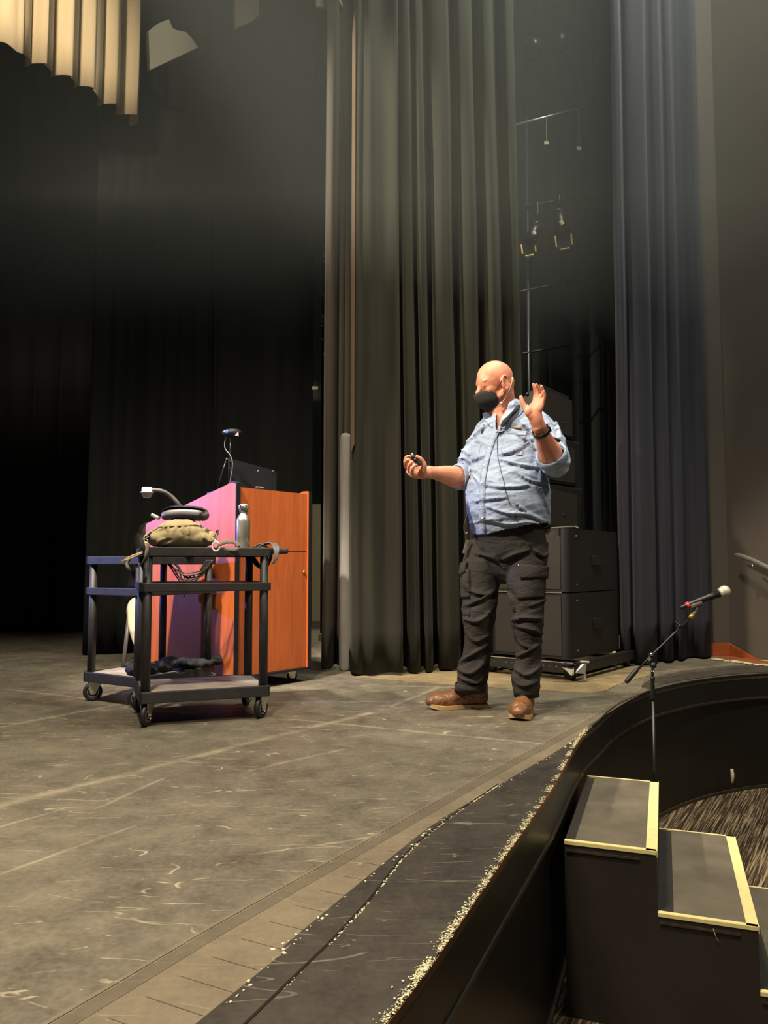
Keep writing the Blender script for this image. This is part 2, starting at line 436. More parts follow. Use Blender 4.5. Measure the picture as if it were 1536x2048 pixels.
# ------------------------------------------------------------------ setting: stage floor
def P2(pts, z=0): return [V((x, y, z)) for x, y in pts]
G = [(-2.0, -1.2), (-.569, 1.292), (-.34, 1.69), (-.039, 2.176), (.435, 2.944), (.716, 3.38), (1.022, 3.86), (1.32, 4.35), (1.60, 4.80), (1.841, 5.35), (2.368, 5.80), (3.024, 6.10), (3.1, 6.14)]
Pb = [(-1.7, -1.4), (-.317, 1.349), (-.201, 1.618), (.043, 2.139), (.169, 2.384), (.374, 2.712), (.694, 3.212), (.913, 3.577)]
E0 = [(-1.30, -1.45), (-.62, 0), (.002, 1.349), (.089, 1.54), (.209, 1.828), (.321, 2.099), (.441, 2.384), (.605, 2.785), (.784, 3.263), (.913, 3.577)]
E1 = [(1.072, 3.883), (1.21, 4.16), (1.348, 4.39), (1.604, 4.74), (1.85, 5.0), (2.13, 5.23), (2.42, 5.40), (2.744, 5.52), (3.4, 5.64), (4.3, 5.7)]
E = crv(E0+E1, 4)
Ssm = [(-1.55, -1.4), (-.233, 1.349), (.085, 2.176), (.40, 2.76)]
def flat(name, poly, z, mat, th=.02):
    bm = BM(); prism(bm, P2(poly, z-th), (0, 0, th)); return struct(name, bm, mat)
Gs = crv(G, 4)
flat('floor', Gs+[(3.3, 6.3), (4.3, 6.2), (4.3, 12), (-9, 12), (-9, -1.2)], 0, 'stage', .03)
EP = crv(E0, 4)
# strip of plywood between groove and black hardboard; runs on to the stage edge
Gn = [g for g in Gs if g[1] <= 3.80]; Gf = [g for g in Gs if g[1] > 3.80]
flat('floor_plank_strip', Gn+[Gf[0]]+[p for p in reversed(crv(Pb, 4))], 0, 'strip', .03)
flat('floor_far_apron', Gf+[(4.3, 6.18), (4.3, 5.7)]+[e for e in reversed(crv([E0[-1]]+E1, 4))], 0, 'far_apron', .03)
flat('floor_apron', crv(Pb, 4)+[e for e in reversed(EP[:-1])], 0, 'apron', .03)
def strip_along(name, pts, w, h, z, mat, closed=False, off=0):
    bm = BM(); rows = []
    for i, p in enumerate(pts):
        a = V((*pts[max(i-1, 0)], 0)); b = V((*pts[min(i+1, len(pts)-1)], 0)); d = (b-a).normalized(); n = V((d.y, -d.x, 0))
        c = V((*p, z))+n*off
        rows.append([bm.verts.new(c+n*s*w/2+V((0, 0, t))) for s, t in ((-1, 0), (1, 0), (1, h), (-1, h))])
    for a, b in zip(rows, rows[1:]):
        for j in range(4): bm.faces.new((a[j], a[(j+1) % 4], b[(j+1) % 4], b[j]))
    bm.faces.new(rows[0]); bm.faces.new(rows[-1][::-1])
    return bm
struct('trim_1', strip_along('g', Gs[:-8], .036, .0006, 0.0001, 'groove'), 'groove')
struct('trim_2', strip_along('g', Gs[:-8], .010, .0012, 0.0001, 'groove', off=-.028), 'strip')
# darker border band beside the curved edge on the far side
flat('floor_dark_band', [(1.62, 4.92)]+crv([(1.63, 4.84), (1.66, 4.87), (1.9, 5.12), (2.16, 5.30), (2.45, 5.47), (2.75, 5.58), (3.4, 5.70), (4.2, 5.76)], 3)+crv([(4.2, 6.1), (3.1, 5.98), (2.45, 5.72), (1.9, 5.33), (1.70, 5.08)], 3), .0035, 'apron', .003)
flat('floor_worn_area', crv([(-.2, 5.35), (.3, 5.05), (.62, 4.92), (1.1, 4.72), (1.3, 4.70), (1.5, 5.0), (1.85, 5.42)], 3)+[(2.0, 5.8), (1.3, 6.3), (.2, 6.1)], .003, 'light_wood', .0025)
# seam in the hardboard
struct('trim_3', strip_along('s', crv(Ssm, 5), .006, .0015, 0, 'x'), 'fascia')
# fascia / pit wall
def wall_along(name, pts, z0, z1, mat, th=.05, off=0):
    bm = BM(); rows = []
    for i, p in enumerate(pts):
        a = V((*pts[max(i-1, 0)], 0)); b = V((*pts[min(i+1, len(pts)-1)], 0)); d = (b-a).normalized(); n = V((d.y, -d.x, 0))
        c = V((*p, 0))+n*off
        rows.append([bm.verts.new(c+n*s+V((0, 0, t))) for s, t in ((-th, z0), (0, z0), (0, z1), (-th, z1))])
    for a, b in zip(rows, rows[1:]):
        for j in range(4): bm.faces.new((a[j], a[(j+1) % 4], b[(j+1) % 4], b[j]))
    bm.faces.new(rows[0]); bm.faces.new(rows[-1][::-1])
    return struct(name, bm, mat)
FZ = -.79
wall_along('wall_pit_upper', E, -.16, -.004, 'fascia', .05, -.002)
wall_along('wall_pit', E, FZ, -.16, 'fascia', .05, -.022)
wall_along('trim_4', E, -.172, -.158, 'fascia_lip', .03, .004)
wall_along('trim_5', E[:38], -.022, -.003, 'edge_trim', .01, .002)
wall_along('trim_6', E[38:], -.010, .0008, 'fascia', .010, .002)
wall_along('trim_7', E, FZ, FZ+.02, 'fascia_lip', .03, -.01)
bm = BM(); box(bm, (4, 3, FZ-.03), (14, 16, .06)); struct('floor_house', bm, 'carpet')

# chipped edge crumbs
def flakes(name, path, n, spread, size, mat, label, off=0, zr=(0, .004), t0=0, t1=1):
    bm = BM(); N = len(path)-1
    for i in range(n):
        f = (t0+(t1-t0)*random.random())*N; k = int(min(f, N-1)); u = f-k
        # clumping
        if noise.noise(V((f*1.7, 3, 0)))+.5*noise.noise(V((f*9, 5, 0))) < -.12: continue
        a = V((*path[k], 0)); b = V((*path[k+1], 0)); d = (b-a).normalized(); nn = V((d.y, -d.x, 0))
        p = a.lerp(b, u)+nn*(off-abs(random.gauss(0, spread)))+V((0, 0, random.uniform(*zr)))
        s = size*random.uniform(.4, 1.4)
        m = Matrix.Rotation(random.random()*6, 3, 'Z') @ Matrix.Rotation(random.uniform(-.5, .5), 3, 'X')
        poly = [m @ V((s*cos(a_), s*.6*sin(a_)*random.uniform(.6, 1.3), 0)) for a_ in (0, 1.2, 2.5, 3.8, 5.1)]
        prism(bm, [p+q for q in poly], (0, 0, s*.25))
    o = finish(name, bm, mat); return tag(o, label, 'debris', kind='stuff')
near = [p for p in E if -.1 < p[1] < 3.7]
flakes('chipped_paint', near, 5200, .0085, .0024, 'crumb', 'pale chipped filler crumbling along the curved front edge of the black stage apron', off=.004, zr=(0, .006))
flakes('paint_flake', crv(Ssm, 6), 700, .004, .0026, 'crumb', 'pale flaked paint scattered along the seam in the black apron', off=.007, zr=(0, .001), t0=.25)
flakes('paint_chip', [p for p in crv(Pb, 5)], 160, .008, .0040, 'crumb', 'pale paint chips along the edge between plank strip and black hardboard', off=.016, zr=(0, .001), t0=.15)
flakes('worn_paint', [(2.66, 6.30), (2.72, 6.2), (2.85, 5.98), (3.1, 5.74)], 420, .03, .014, 'crumb', 'pale ragged worn paint beside the brown floor at the right wall', off=.02, zr=(.004, .006))

# plank joints across the strip (thin dark saw cuts)
bm = BM()
for i in range(22):
    y0 = 1.18+i*.058+i*i*.0012
    gx = -.569+(y0-1.292)*.615+.012
    p0 = V((gx+.045, y0+.0, .0005)); dd = V((.115, -.058, 0)).normalized(); L = 0
    while L < .4:
        L += .005; q = p0+dd*L
        if q.x > -.317+(q.y-1.349)*.47+.02*(q.y-1.349)+.0: break
    p1 = p0+dd*(L-.004)
    n = V((-dd.y, dd.x, 0))*(.0012 if i in (4, 3) else .0005)
    prism(bm, [p0-n, p1-n, p1+n, p0+n], (0, 0, .0004))
struct('trim_8', bm, 'groove')

# brown floor patch & walls on the right
flat('floor_brown', [(2.66, 6.36), (2.74, 6.22), (2.80, 6.02), (3.0, 5.80), (3.4, 5.72), (4.2, 5.78), (4.2, 6.2), (3.08, 6.2), (2.91, 6.56)], .006, 'brown_floor', .003)
def wall(name, a, b, z0, z1, mat, th=.1):
    a = V((*a, z0)); b = V((*b, z0)); d = (b-a).normalized(); n = V((d.y, -d.x, 0))
    bm = BM(); prism(bm, [a, b, b-n*th, a-n*th], (0, 0, z1-z0)); return struct(name, bm, mat)
wall('wall_right', (2.62, 6.62), (2.92, 6.56), 0, 9, 'wall')
wall('wall_right_side', (2.92, 6.56), (4.3, 3.5), -.79, 9, 'wall')
bm = BM()
a = V((2.62, 6.60, 0)); b = V((2.905, 6.545, 0)); c = V((3.03, 6.27, 0))
prism(bm, [a, b, b+V((0, 0, .115)), a+V((0, 0, .10))], (-.01, -.03, 0))
struct('baseboard_right', bm, 'baseboard')
bm = BM(); prism(bm, [b, c, b+V((0, 0, .115))], (-.022, -.01, 0)); struct('baseboard_right_side', bm, 'baseboard')
o = struct('trim_9', strip_along('y', [(3.02, 6.24), (3.12, 6.02), (3.3, 5.85)], .018, .002, .0065, 'x'), 'glow')

# room shell
wall('wall_back', (-9, 11.5), (6, 11.5), 0, 9.5, 'wall_black')
wall('wall_left', (-9, -2), (-9, 11.5), 0, 9.5, 'wall_black')
wall('wall_far_right', (4.35, 11.5), (3.0, 6.62), 0, 9.5, 'wall_black')
wall('wall_wing', (-1.6, 10.6), (.6, 10.6), 0, 1.6, 'wall_pale', .05)
bm = BM(); box(bm, (-2, 6, 9.5), (16, 18, .1)); struct('ceiling', bm, 'ceiling')

t_ = NT('glare_scatter'); t_.t.nodes.remove(t_.b)  # scatter box standing in for lens glare over the upper frame
vs = t_.n('ShaderNodeVolumeScatter', {'Color': (.95, 1, .93, 1), 'Density': .030, 'Anisotropy': .15})
t_.t.links.new(vs.outputs[0], t_.t.nodes['Material Output'].inputs['Volume']); MAT['glare_veil'] = t_.m
bm = BM(); box(bm, (-3.1, 7.5, 6.0), (11.4, 6.8, 6.4)); hz = finish('glare_veil', bm, 'glare_veil'); tag(hz, 'thin scatter volume added to imitate lens glare high above the stage', 'glare_veil', kind='stuff')

# ------------------------------------------------------------------ curtains
def curtain(name, base, top, z0, z1, mat, label, cat='curtain', amp=.05, per=.22, seed=1, pleats=None, hem=None, rows=26, jag=.6, group=None, th=.006):
    """base/top: plan polylines of equal length"""
    rnd = random.Random(seed)
    def resample(p):
        p = [V((*q, 0)) for q in p]; L = [0]
        for a, b in zip(p, p[1:]): L.append(L[-1]+(b-a).length)
        return p, L
    pb, Lb = resample(base); pt, Lt = resample(top); total = Lb[-1]
    def ev(p, L, f):
        s = f*L[-1]
        for i in range(len(p)-1):
            if s <= L[i+1]+1e-9: return p[i].lerp(p[i+1], (s-L[i])/max(1e-9, L[i+1]-L[i])), (p[i+1]-p[i]).normalized()
        return p[-1].copy(), (p[-1]-p[-2]).normalized()
    nx = max(12, int(total/.012))
    # irregular pleat phase
    ph = [0.]; 
    for i in range(nx): ph.append(ph[-1]+(total/nx)/per*2*pi*(1+jag*noise.noise(V((i*total/nx/per*.9, seed*3.3, 0)))))
    am = [amp*(.55+.9*abs(noise.noise(V((i*total/nx/per*.6, seed*5.7, 2))))+.25) for i in range(nx+1)]
    bm = BM(); grid = []
    for r in range(rows+1):
        g = r/rows; z = z0+(z1-z0)*g; row = []
        for i in range(nx+1):
            f = i/nx; a, da = ev(pb, Lb, f); b, db = ev(pt, Lt, f)
            p = a.lerp(b, g); d = da.lerp(db, g).normalized(); n = V((d.y, -d.x, 0))
            q = ph[i]+.35*noise.noise(V((f*total*2, g*3, seed)))
            wv = sin(q)+.28*sin(2*q+1)
            k = am[i]*(1+.25*(1-g)*noise.noise(V((f*total*3, 7, seed))))
            x = p+n*wv*k+d*(.3*k*sin(2*q))
            zz = z
            if r == 0: zz = z0+(hem(f) if hem else .006*sin(q*.5))
            row.append(bm.verts.new(V((x.x, x.y, zz))))
        grid.append(row)
    for a, b in zip(grid, grid[1:]):
        for i in range(nx): bm.faces.new((a[i], a[i+1], b[i+1], b[i]))
    o = finish(name, bm, mat, None, True); solid(o, th, 0)
    tag(o, label, cat, group); return o

# main olive curtain, pleats placed one by one
def pleat_curtain(name, pl, z0, z1, mat, label, topshift, k=5, th=.007, rows=30, hemf=None, parent=None):
    b = crv([(p[0], p[1]) for p in pl], k); n = len(b)
    bm = BM(); grid = []
    for r in range(rows+1):
        g = r/rows; row = []
        for i, (px, Y) in enumerate(b):
            x = (px-768)/FPX*Y; 
            f = i/(n-1); x += topshift(f)*g
            yy = Y+.02*noise.noise(V((x*4, g*4, 3)))
            xx = x+.012*noise.noise(V((x*6, g*5, 9)))
            z = z0+(z1-z0)*g
            if r == 0: z += .012*noise.noise(V((x*5, 0, 0)))+.006
            row.append(bm.verts.new((xx, yy, z)))
        grid.append(row)
    for a, c in zip(grid, grid[1:]):
        for i in range(n-1): bm.faces.new((a[i], a[i+1], c[i+1], c[i]))
    o = finish(name, bm, mat, parent, True); solid(o, th, 0)
    if not parent: tag(o, label, 'curtain')
    return o
pleat_curtain('stage_curtain', [(700, 5.62), (702, 5.50), (706, 5.40), (716, 5.36), (728, 5.39), (742, 5.36), (756, 5.39), (772, 5.42), (785, 5.41), (800, 5.37), (806, 5.42), (806, 5.72), (812, 5.70), (818, 5.50), (826, 5.46), (836, 5.50), (839, 5.78), (846, 5.80), (850, 5.54), (857, 5.52), (864, 5.58), (868, 5.86), (876, 5.88), (880, 5.64), (892, 5.60), (906, 5.62), (916, 5.68), (922, 5.98), (932, 6.00), (938, 5.76), (952, 5.74), (966, 5.82), (972, 6.10), (984, 6.10), (992, 5.88), (1006, 5.90), (1016, 6.17), (1028, 6.22), (1042, 6.02), (1056, 6.12)],
              .012, 9.2, 'cloth_green', 'tall olive-black velour stage curtain bunched in deep folds behind the standing man', lambda f: -.10*max(0, min(1, f*3)) if f < .3 else -.10-.03*f)
MAT['lit_edge'] = M('tan_lit_edge', (84, 68, 54), .9, amt=.08, spec=.1)  # tan colour paints in the lit left edge of the curtain
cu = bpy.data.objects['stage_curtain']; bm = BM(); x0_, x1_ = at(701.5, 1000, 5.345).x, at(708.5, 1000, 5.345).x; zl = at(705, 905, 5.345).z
prism(bm, [(x0_, 5.352, zl), (x1_, 5.345, zl+.06), (x1_, 5.345, 4.7), ((x0_+x1_)/2, 5.35, 4.78), (x0_, 5.352, 4.62)], (0, .012, 0)); finish('lit_edge_strip', bm, 'lit_edge', cu, label='tan strip painted as the lit curtain edge')
pleat_curtain('narrow_curtain', [(645, 5.68), (648, 5.62), (654, 5.60), (661, 5.62), (666, 5.70), (669, 5.86), (674, 5.88), (680, 5.80), (686, 5.88), (692, 5.82), (699, 5.88), (712, 5.84)],
              .012, 9.2, 'cloth_grey', 'narrow grey curtain edge hanging just left of the big olive curtain', lambda f: .03)
pleat_curtain('side_curtain', [(1237, 6.0), (1240, 5.92), (1246, 5.86), (1253, 5.88), (1256, 6.02), (1263, 6.06), (1268, 5.96), (1280, 5.92), (1296, 5.96), (1306, 6.02), (1309, 6.16), (1318, 6.16), (1326, 6.08), (1336, 6.10), (1341, 6.24), (1348, 6.26), (1354, 6.18), (1362, 6.22), (1366, 6.36), (1376, 6.40), (1384, 6.42), (1394, 6.36), (1404, 6.34), (1412, 6.42), (1414, 6.52)],
              .012, 9.2, 'cloth_blue', 'charcoal blue stage curtain hanging beside the taupe right wall', lambda f: .03)
curtain('backdrop_curtain', [(-9, 8.6), (-5, 8.9), (-1.2, 8.8)], [(-9, 8.6), (-5, 8.9), (-1.2, 8.8)], .01, 9.3, 'cloth_black', 'wide black backdrop curtain far upstage at the left', amp=.06, per=.34, seed=2)
curtain('black_curtain', [(-2.56, 6.60), (-2.2, 6.75), (-1.55, 6.95)], [(-2.50, 6.60), (-2.2, 6.75), (-1.5, 6.95)], .012, 9.2, 'cloth_black', 'black curtain with faint folds hanging behind the seated person', amp=.018, per=.16, seed=5)
curtain('dark_curtain', [(-1.53, 6.85), (-1.1, 6.95), (-.66, 7.05)], [(-1.53, 6.85), (-1.1, 6.95), (-.66, 7.05)], .22, 9.2, 'cloth_black', 'flat black curtain panel hanging behind the wooden lectern', amp=.012, per=.22, seed=8)
curtain('wing_curtain', [(.9, 8.3), (1.9, 8.5), (3.3, 8.5)], [(.9, 8.3), (1.9, 8.5), (3.3, 8.5)], .012, 9.2, 'cloth_black', 'black curtain at the back of the wing behind the speaker stack', amp=.04, per=.2, seed=12)

# border curtain top left
bb = [(-3.6, 4.9), (-3.25, 5.1), (-2.83, 5.43), (-2.45, 5.88), (-2.10, 6.42)]
curtain('border_curtain', bb, bb, 4.60, 8.5, 'cloth_border', 'pale dusty border curtain hanging from above at the upper left', amp=.07, per=.20, seed=27, jag=1.5, hem=lambda f: .10*noise.noise(V((f*9, 1, 0)))-.02*f, rows=14)
bb2 = [(-3.5, 5.15), (-2.9, 5.62), (-2.4, 6.2), (-1.95, 6.75), (-1.0, 7.9)]
curtain('black_border', bb2, bb2, 4.95, 8.6, 'cloth_black', 'black border curtain hanging behind the pale border curtain at the top', amp=.05, per=.25, seed=23, rows=10)

def slab(name, pix, Y0, dY, mat, label, cat, th=.03):
    pts = [at(x, y, Y0+dY*(x-pix[0][0])/100) for x, y in pix]
    n = (pts[1]-pts[0]).cross(pts[2]-pts[0]).normalized()
    if n.y > 0: n = -n
    bm = BM(); prism(bm, pts, -n*th); o = finish(name, bm, mat); return tag(o, label, cat)
slab('acoustic_panel', [(300, 140), (297, 62), (318, 46), (338, 38), (345, 56), (352, 60), (372, 64), (382, 74), (396, 95)], 5.7, .4, 'panel', 'beige angled ceiling panel lit between the borders at the top left', 'panel')
slab('acoustic_panel', [(472, 56), (470, -30), (520, -30), (518, 30), (505, 42), (487, 50)], 6.1, .3, 'panel', 'small beige ceiling panel at the top edge near the middle curtain', 'panel')
slab('border_swag', [(634, 12), (632, -30), (700, -30), (694, 42), (688, 26), (672, 16), (650, 14)], 5.9, .2, 'panel', 'pale curved cloth corner at the top edge above the grey curtain edge', 'cloth')
bm = BM(); tube(bm, [at(668, -20, 5.85), at(684, 10, 5.85), at(691, 38, 5.85)], [.012, .01, .006], 8); 
for o_ in [finish('curtain_rope', bm, 'hem')]: tag(o_, 'pale rope end dangling at the top edge above the grey curtain', 'rope')
bm = BM()
tube(bm, [at(432, 240, 6.75), V((at(432, 900, 6.75).x, 6.75, .3))], .004, 6); o = finish('hanging_line', bm, 'dark_metal'); tag(o, 'thin vertical line hanging in front of the dark curtain left of the lectern camera', 'rope')

# grey covered thing between curtains
bm = BM()
p = at(693, 865, 5.66); 
tube(bm, [V((p.x, 5.7, .0)), V((p.x, 5.7, .9)), V((p.x, 5.7, p.z-.10)), V((p.x+.005, 5.7, p.z-.03)), V((p.x+.01, 5.7, p.z))], [(.055, .05), (.055, .05), (.052, .05), (.045, .045), (.02, .02)], 24, 4)
me = remesh(bm, .012, 2); displace(me, lambda c, n: .006*noise.noise(V((c.x*30, c.y*30, c.z*3))))
o = finish_me('covered_stand', me, 'grey_cloth', None, True); tag(o, 'tall narrow thing under a light grey cover peeking out between two curtains', 'cover')

# ------------------------------------------------------------------ steps
def make_steps():
    d = V((.30, .83, 0)).normalized(); e = V((d.y, -d.x, 0))      # d along the edge, e away from the stage
    L = .885; tr = .305
    o0 = V((.633, 2.775, 0))
    root = thing('stage_steps', 'black painted portable steps with pale yellow taped edges beside the stage', 'steps', (o0.x, o0.y, FZ))
    zs = [-.20, -.40, -.60]
    prof = [(0, FZ), (0, zs[0]), (tr, zs[0]), (tr, zs[1]), (2*tr, zs[1]), (2*tr, zs[2]), (3*tr, zs[2]), (3*tr, FZ)]
    bm = BM(); prism(bm, [o0+e*a+V((0, 0, z)) for a, z in prof], d*L); finish('carcass', bm, 'step', root)
    T = .004
    for i, z in enumerate(zs):
        a0 = i*tr
        bm = BM(); lo = .035 if i == 0 else .05
        c = [o0+e*(a0+lo)+d*.016, o0+e*(a0+tr-.034)+d*.016, o0+e*(a0+tr-.034)+d*(L-.012), o0+e*(a0+lo)+d*(L-.012)]
        prism(bm, [q+V((0, 0, z)) for q in c], (0, 0, T)); finish('tread_mat', bm, 'tread', root)
        bm = BM()
        def strip(p, q, w, side):
            dd = (q-p).normalized(); s = V((dd.y, -dd.x, 0))*side*w
            prism(bm, [p, q, q+s, p+s], (0, 0, T+.001))
        zz = V((0, 0, z))
        strip(o0+e*(a0+tr)+zz, o0+e*(a0+tr)+d*L+zz, .034, -1)
        strip(o0+e*a0+zz, o0+e*(a0+tr)+zz, .016, -1)
        strip(o0+e*a0+d*(L-.012)+zz, o0+e*(a0+tr)+d*(L-.012)+zz, .012, -1)
        # tape folded over the nosing
        box(bm, o0+e*(a0+tr+.0015)+d*(L/2)+V((0, 0, z-.006)), (.003, L, .022), 0, Matrix.Rotation(math.atan2(-d.x, d.y), 3, 'Z'))
        box(bm, o0+e*(a0+tr/2)-d*.0015+V((0, 0, z-.002)), (tr, .003, .012), 0, Matrix.Rotation(math.atan2(e.y, e.x), 3, 'Z'))
        finish('edge_tape', bm, 'glow', root)
        bm = BM(); box(bm, o0+e*(a0+tr*.42)-d*.003+V((0, 0, z-.028)), (tr*.8, .006, .007), 0, Matrix.Rotation(math.atan2(e.y, e.x), 3, 'Z'))
        finish('side_bead', bm, 'fascia_lip', root)
    bm = BM(); pts = [o0+e*(tr+.17)-d*.004+V((0, 0, -.42)), o0+e*(tr+.175)-d*.010+V((0, 0, -.435)), o0+e*(tr+.185)-d*.004+V((0, 0, -.46))]
    tube(bm, pts, .0011, 5, 3); finish('loose_thread', bm, 'hem', root)
make_steps()
bm = BM(); p = at(1464, 1552, 5.20)
tube(bm, [V((p.x, 5.20, p.z-.045)), V((p.x, 5.19, p.z)), V((p.x, 5.20, p.z+.045))], [.008, .012, .009], 10, 3); o = finish('wall_peg', bm, 'hem', None, True); tag(o, 'small pale peg on the dark curved pit wall behind the steps', 'peg')
bm = BM()
for a_, b_, r_ in ((at(838+250, 1808, 1.1), None, 0),): pass
bm.free()

# ------------------------------------------------------------------ handrail
hr = thing('handrail', 'slim metal handrail on the taupe wall at the right edge', 'handrail', at(1500, 1125, 6.12))
bm = BM(); tube(bm, [at(1470, 1110, 6.30), at(1482, 1112, 6.22), at(1512, 1124, 6.05), at(1560, 1148, 5.8)], [.012, .020, .021, .021], 12, 4); finish('rail', bm, 'steel', hr, True)
bm = BM(); q = at(1505, 1131, 6.08); tube(bm, [q+V((.0, 0, .0)), q+V((-.0, .02, -.025)), q+V((.05, .10, -.03))], .007, 8, 3); ell(bm, q, (.014, .014, .014), sub=2); finish('bracket', bm, 'chrome', hr, True)

# ------------------------------------------------------------------ lectern
e1 = V((.622, .783, 0)).normalized(); e2 = V((-e1.y, e1.x, 0))
LO = V((-.90, 4.66, 0)); LW, LD = .66, .92
lec = thing('lectern', 'cherry wood lectern with sloping side and black edging on casters', 'lectern', LO+e1*.3+e2*.45)
def lp(a, b, z): return LO+e1*a+e2*b+V((0, 0, z))
Z0 = .09
for nm, a0 in (('side_panel', 0), ('side_panel', LW-.028)):
    zb = 1.27 if a0 == 0 else 1.262
    prof = [(0, Z0), (0, zb-.012), (.02, zb), (.055, zb), (.09, zb-.012), (LD, 1.045), (LD, Z0)]
    bm = BM(); prism(bm, [lp(a0, b, z) for b, z in prof], e1*.028); finish(nm, bm, 'cherry', lec)
bm = BM()
for a0 in (-.002,):
    prof = [(-.003, Z0), (-.003, 1.262), (.015, 1.274), (.05, 1.274)]
    for (b0, z0), (b1, z1) in zip(prof, prof[1:]):
        dv = (lp(0, b1, z1)-lp(0, b0, z0)); nrm = e1.cross(dv).normalized()*.004
        prism(bm, [lp(-.001, b0, z0)-nrm, lp(-.001, b1, z1)-nrm, lp(-.001, b1, z1)+nrm, lp(-.001, b0, z0)+nrm], e1*.030)
finish('edge_band', bm, 'band_black', lec)
bm = BM(); prism(bm, [lp(LW-.026, -.003, Z0), lp(LW-.026, -.003, 1.262), lp(LW+.003, -.003, 1.262), lp(LW+.003, -.003, Z0)], e2*.006); finish('edge_band', bm, 'band_black', lec)
bm = BM(); prism(bm, [lp(.034, .014, .858), lp(LW-.030, .014, .858), lp(LW-.030, .014, 1.243), lp(.034, .014, 1.243)], e2*.02); finish('front_panel', bm, 'cherry', lec)
bm = BM(); prism(bm, [lp(.034, .014, Z0+.004), lp(LW-.030, .014, Z0+.004), lp(LW-.030, .014, .853), lp(.034, .014, .853)], e2*.02); fd = finish('door', bm, 'cherry', lec)
bm = BM(); q = lp(LW-.055, .012, .72)
lathe(bm, [(.0001, 0), (.011, 0), (.011, .004), (.006, .006), (.0001, .006)], Matrix.Translation(q) @ (-e2).to_track_quat('Z', 'Y').to_matrix().to_4x4(), 16); finish('lock', bm, 'brass', fd, True)
bm = BM(); prism(bm, [lp(.03, LD-.02, Z0), lp(LW-.03, LD-.02, Z0), lp(LW-.03, LD-.02, 1.03), lp(.03, LD-.02, 1.03)], e2*.018); finish('back_panel', bm, 'cherry', lec)
bm = BM(); prism(bm, [lp(.03, .034, 1.19), lp(.03, LD-.02, 1.0), lp(.03, LD-.02, .98), lp(.03, .034, 1.17)], e1*(LW-.06)); finish('desk_top', bm, 'band_black', lec)
bm = BM(); prism(bm, [lp(.0, .0, Z0-.012), lp(LW, 0, Z0-.012), lp(LW, LD, Z0-.012), lp(0, LD, Z0-.012)], (0, 0, .014)); finish('base_panel', bm, 'band_black', lec)

def caster_local(R=.062, w=.028, fork=.045):
    """meshes with the wheel touching z=0, axis along local x, plate on top at z = top"""
    wheel = BM(); 
    m = Matrix.Translation((0, 0, R)) @ Matrix.Rotation(pi/2, 4, 'Y')
    lathe(wheel, [(R*.55, -w/2), (R*.90, -w/2), (R, -w*.3), (R, w*.3), (R*.90, w/2), (R*.55, w/2), (R*.55, -w/2)], m, 28)
    hub = BM(); lathe(hub, [(R*.12, -w*.6), (R*.56, -w*.40), (R*.56, w*.40), (R*.12, w*.6)], m, 24)
    ring = BM(); lathe(ring, [(R*.54, -w*.50), (R*.60, -w*.54), (R*.60, w*.54), (R*.54, w*.50), (R*.54, -w*.50)], m, 28)
    fk = BM(); top = R*2+.018
    for s in (-1, 1):
        x = s*(w/2+.005)
        prism(fk, [V((x-.0015, fork-.026+.0, R-.012)), V((x-.0015, fork-.02+.012, R-.012)), V((x-.0015, .045, top-.012)), V((x-.0015, .045, top)), V((x-.0015, -.03, top)), V((x-.0015, -.012, top-.02))][::1], (.003, 0, 0)) if False else \
        prism(fk, [V((x-.0015, -.013, R-.014)), V((x-.0015, .013, R-.014)), V((x-.0015, .026, R+.02)), V((x-.0015, .056, top-.016)), V((x-.0015, .056, top)), V((x-.0015, -.026, top)), V((x-.0015, -.022, R+.02))], (.003, 0, 0))
    box(fk, (0, .014, top-.002), (w+.02, .074, .004)); lathe(fk, [(.026, 0), (.028, .006), (.02, .012)], Matrix.Translation((0, .022, top)), 20)
    tube(fk, [(-w/2-.012, 0, R), (w/2+.012, 0, R)], .006, 8)
    return wheel, hub, ring, fk, top+.012
def caster(parent, loc, rz, R=.062, **kw):
    wheel, hub, ring, fk, top = caster_local(R, **kw)
    m = Matrix.Translation(loc) @ Matrix.Rotation(rz, 4, 'Z')
    objs = []
    for b in (fk, wheel, hub, ring):
        for v in b.verts: v.co = m @ v.co
    c = finish('caster', fk, 'steel', parent)
    objs.append(c)
    for nm, b, mt in (('tire', wheel, 'rubber'), ('hub', hub, 'rubber'), ('rim', ring, 'steel')):
        o = finish(nm, b, mt, c, True); objs.append(o)
    return objs
for a_, b_, rz in ((.06, .07, .6), (LW-.08, .09, 1.9), (LW-.08, LD-.08, 1.0), (.07, LD-.08, .3)):
    caster(lec, lp(a_, b_, 0), rz, R=.034, w=.02, fork=.02)

# things on the lectern
mo = thing('monitor', 'thin black laptop screen seen from behind on top of the lectern', 'laptop', lp(.3, .35, 1.1))
A_, B_, C_, D_ = at(458, 917, 4.98), at(548, 941, 5.42), at(555, 945, 5.44), at(553, 985, 5.50)
pts = [at(459, 917, 5.0), at(546, 940, 5.42), at(553, 944, 5.45), at(555, 952, 5.45), at(551, 1000, 5.30), at(459, 975, 4.86)]
bm = BM(); nrm = (pts[1]-pts[0]).cross(pts[5]-pts[0]).normalized(); prism(bm, pts, nrm*(.012 if nrm.y > 0 else -.012)); finish('screen_lid', bm, 'black_plastic', mo)
for x_, y_, Y_ in ((516, 942, 5.22), (546, 942, 5.40)):
    bm = BM(); ell(bm, at(x_, y_, Y_), (.004, .004, .003), sub=2); finish('indicator_dot', bm, 'steel', mo)
q = [at(462, 972, 4.9), at(548, 994, 5.34)]
bm = BM(); prism(bm, [q[0], q[1], q[1]+e2*.24+V((0, 0, -.03)), q[0]+e2*.24+V((0, 0, -.03))], (0, 0, -.015)); finish('keyboard_base', bm, 'black_plastic', mo)
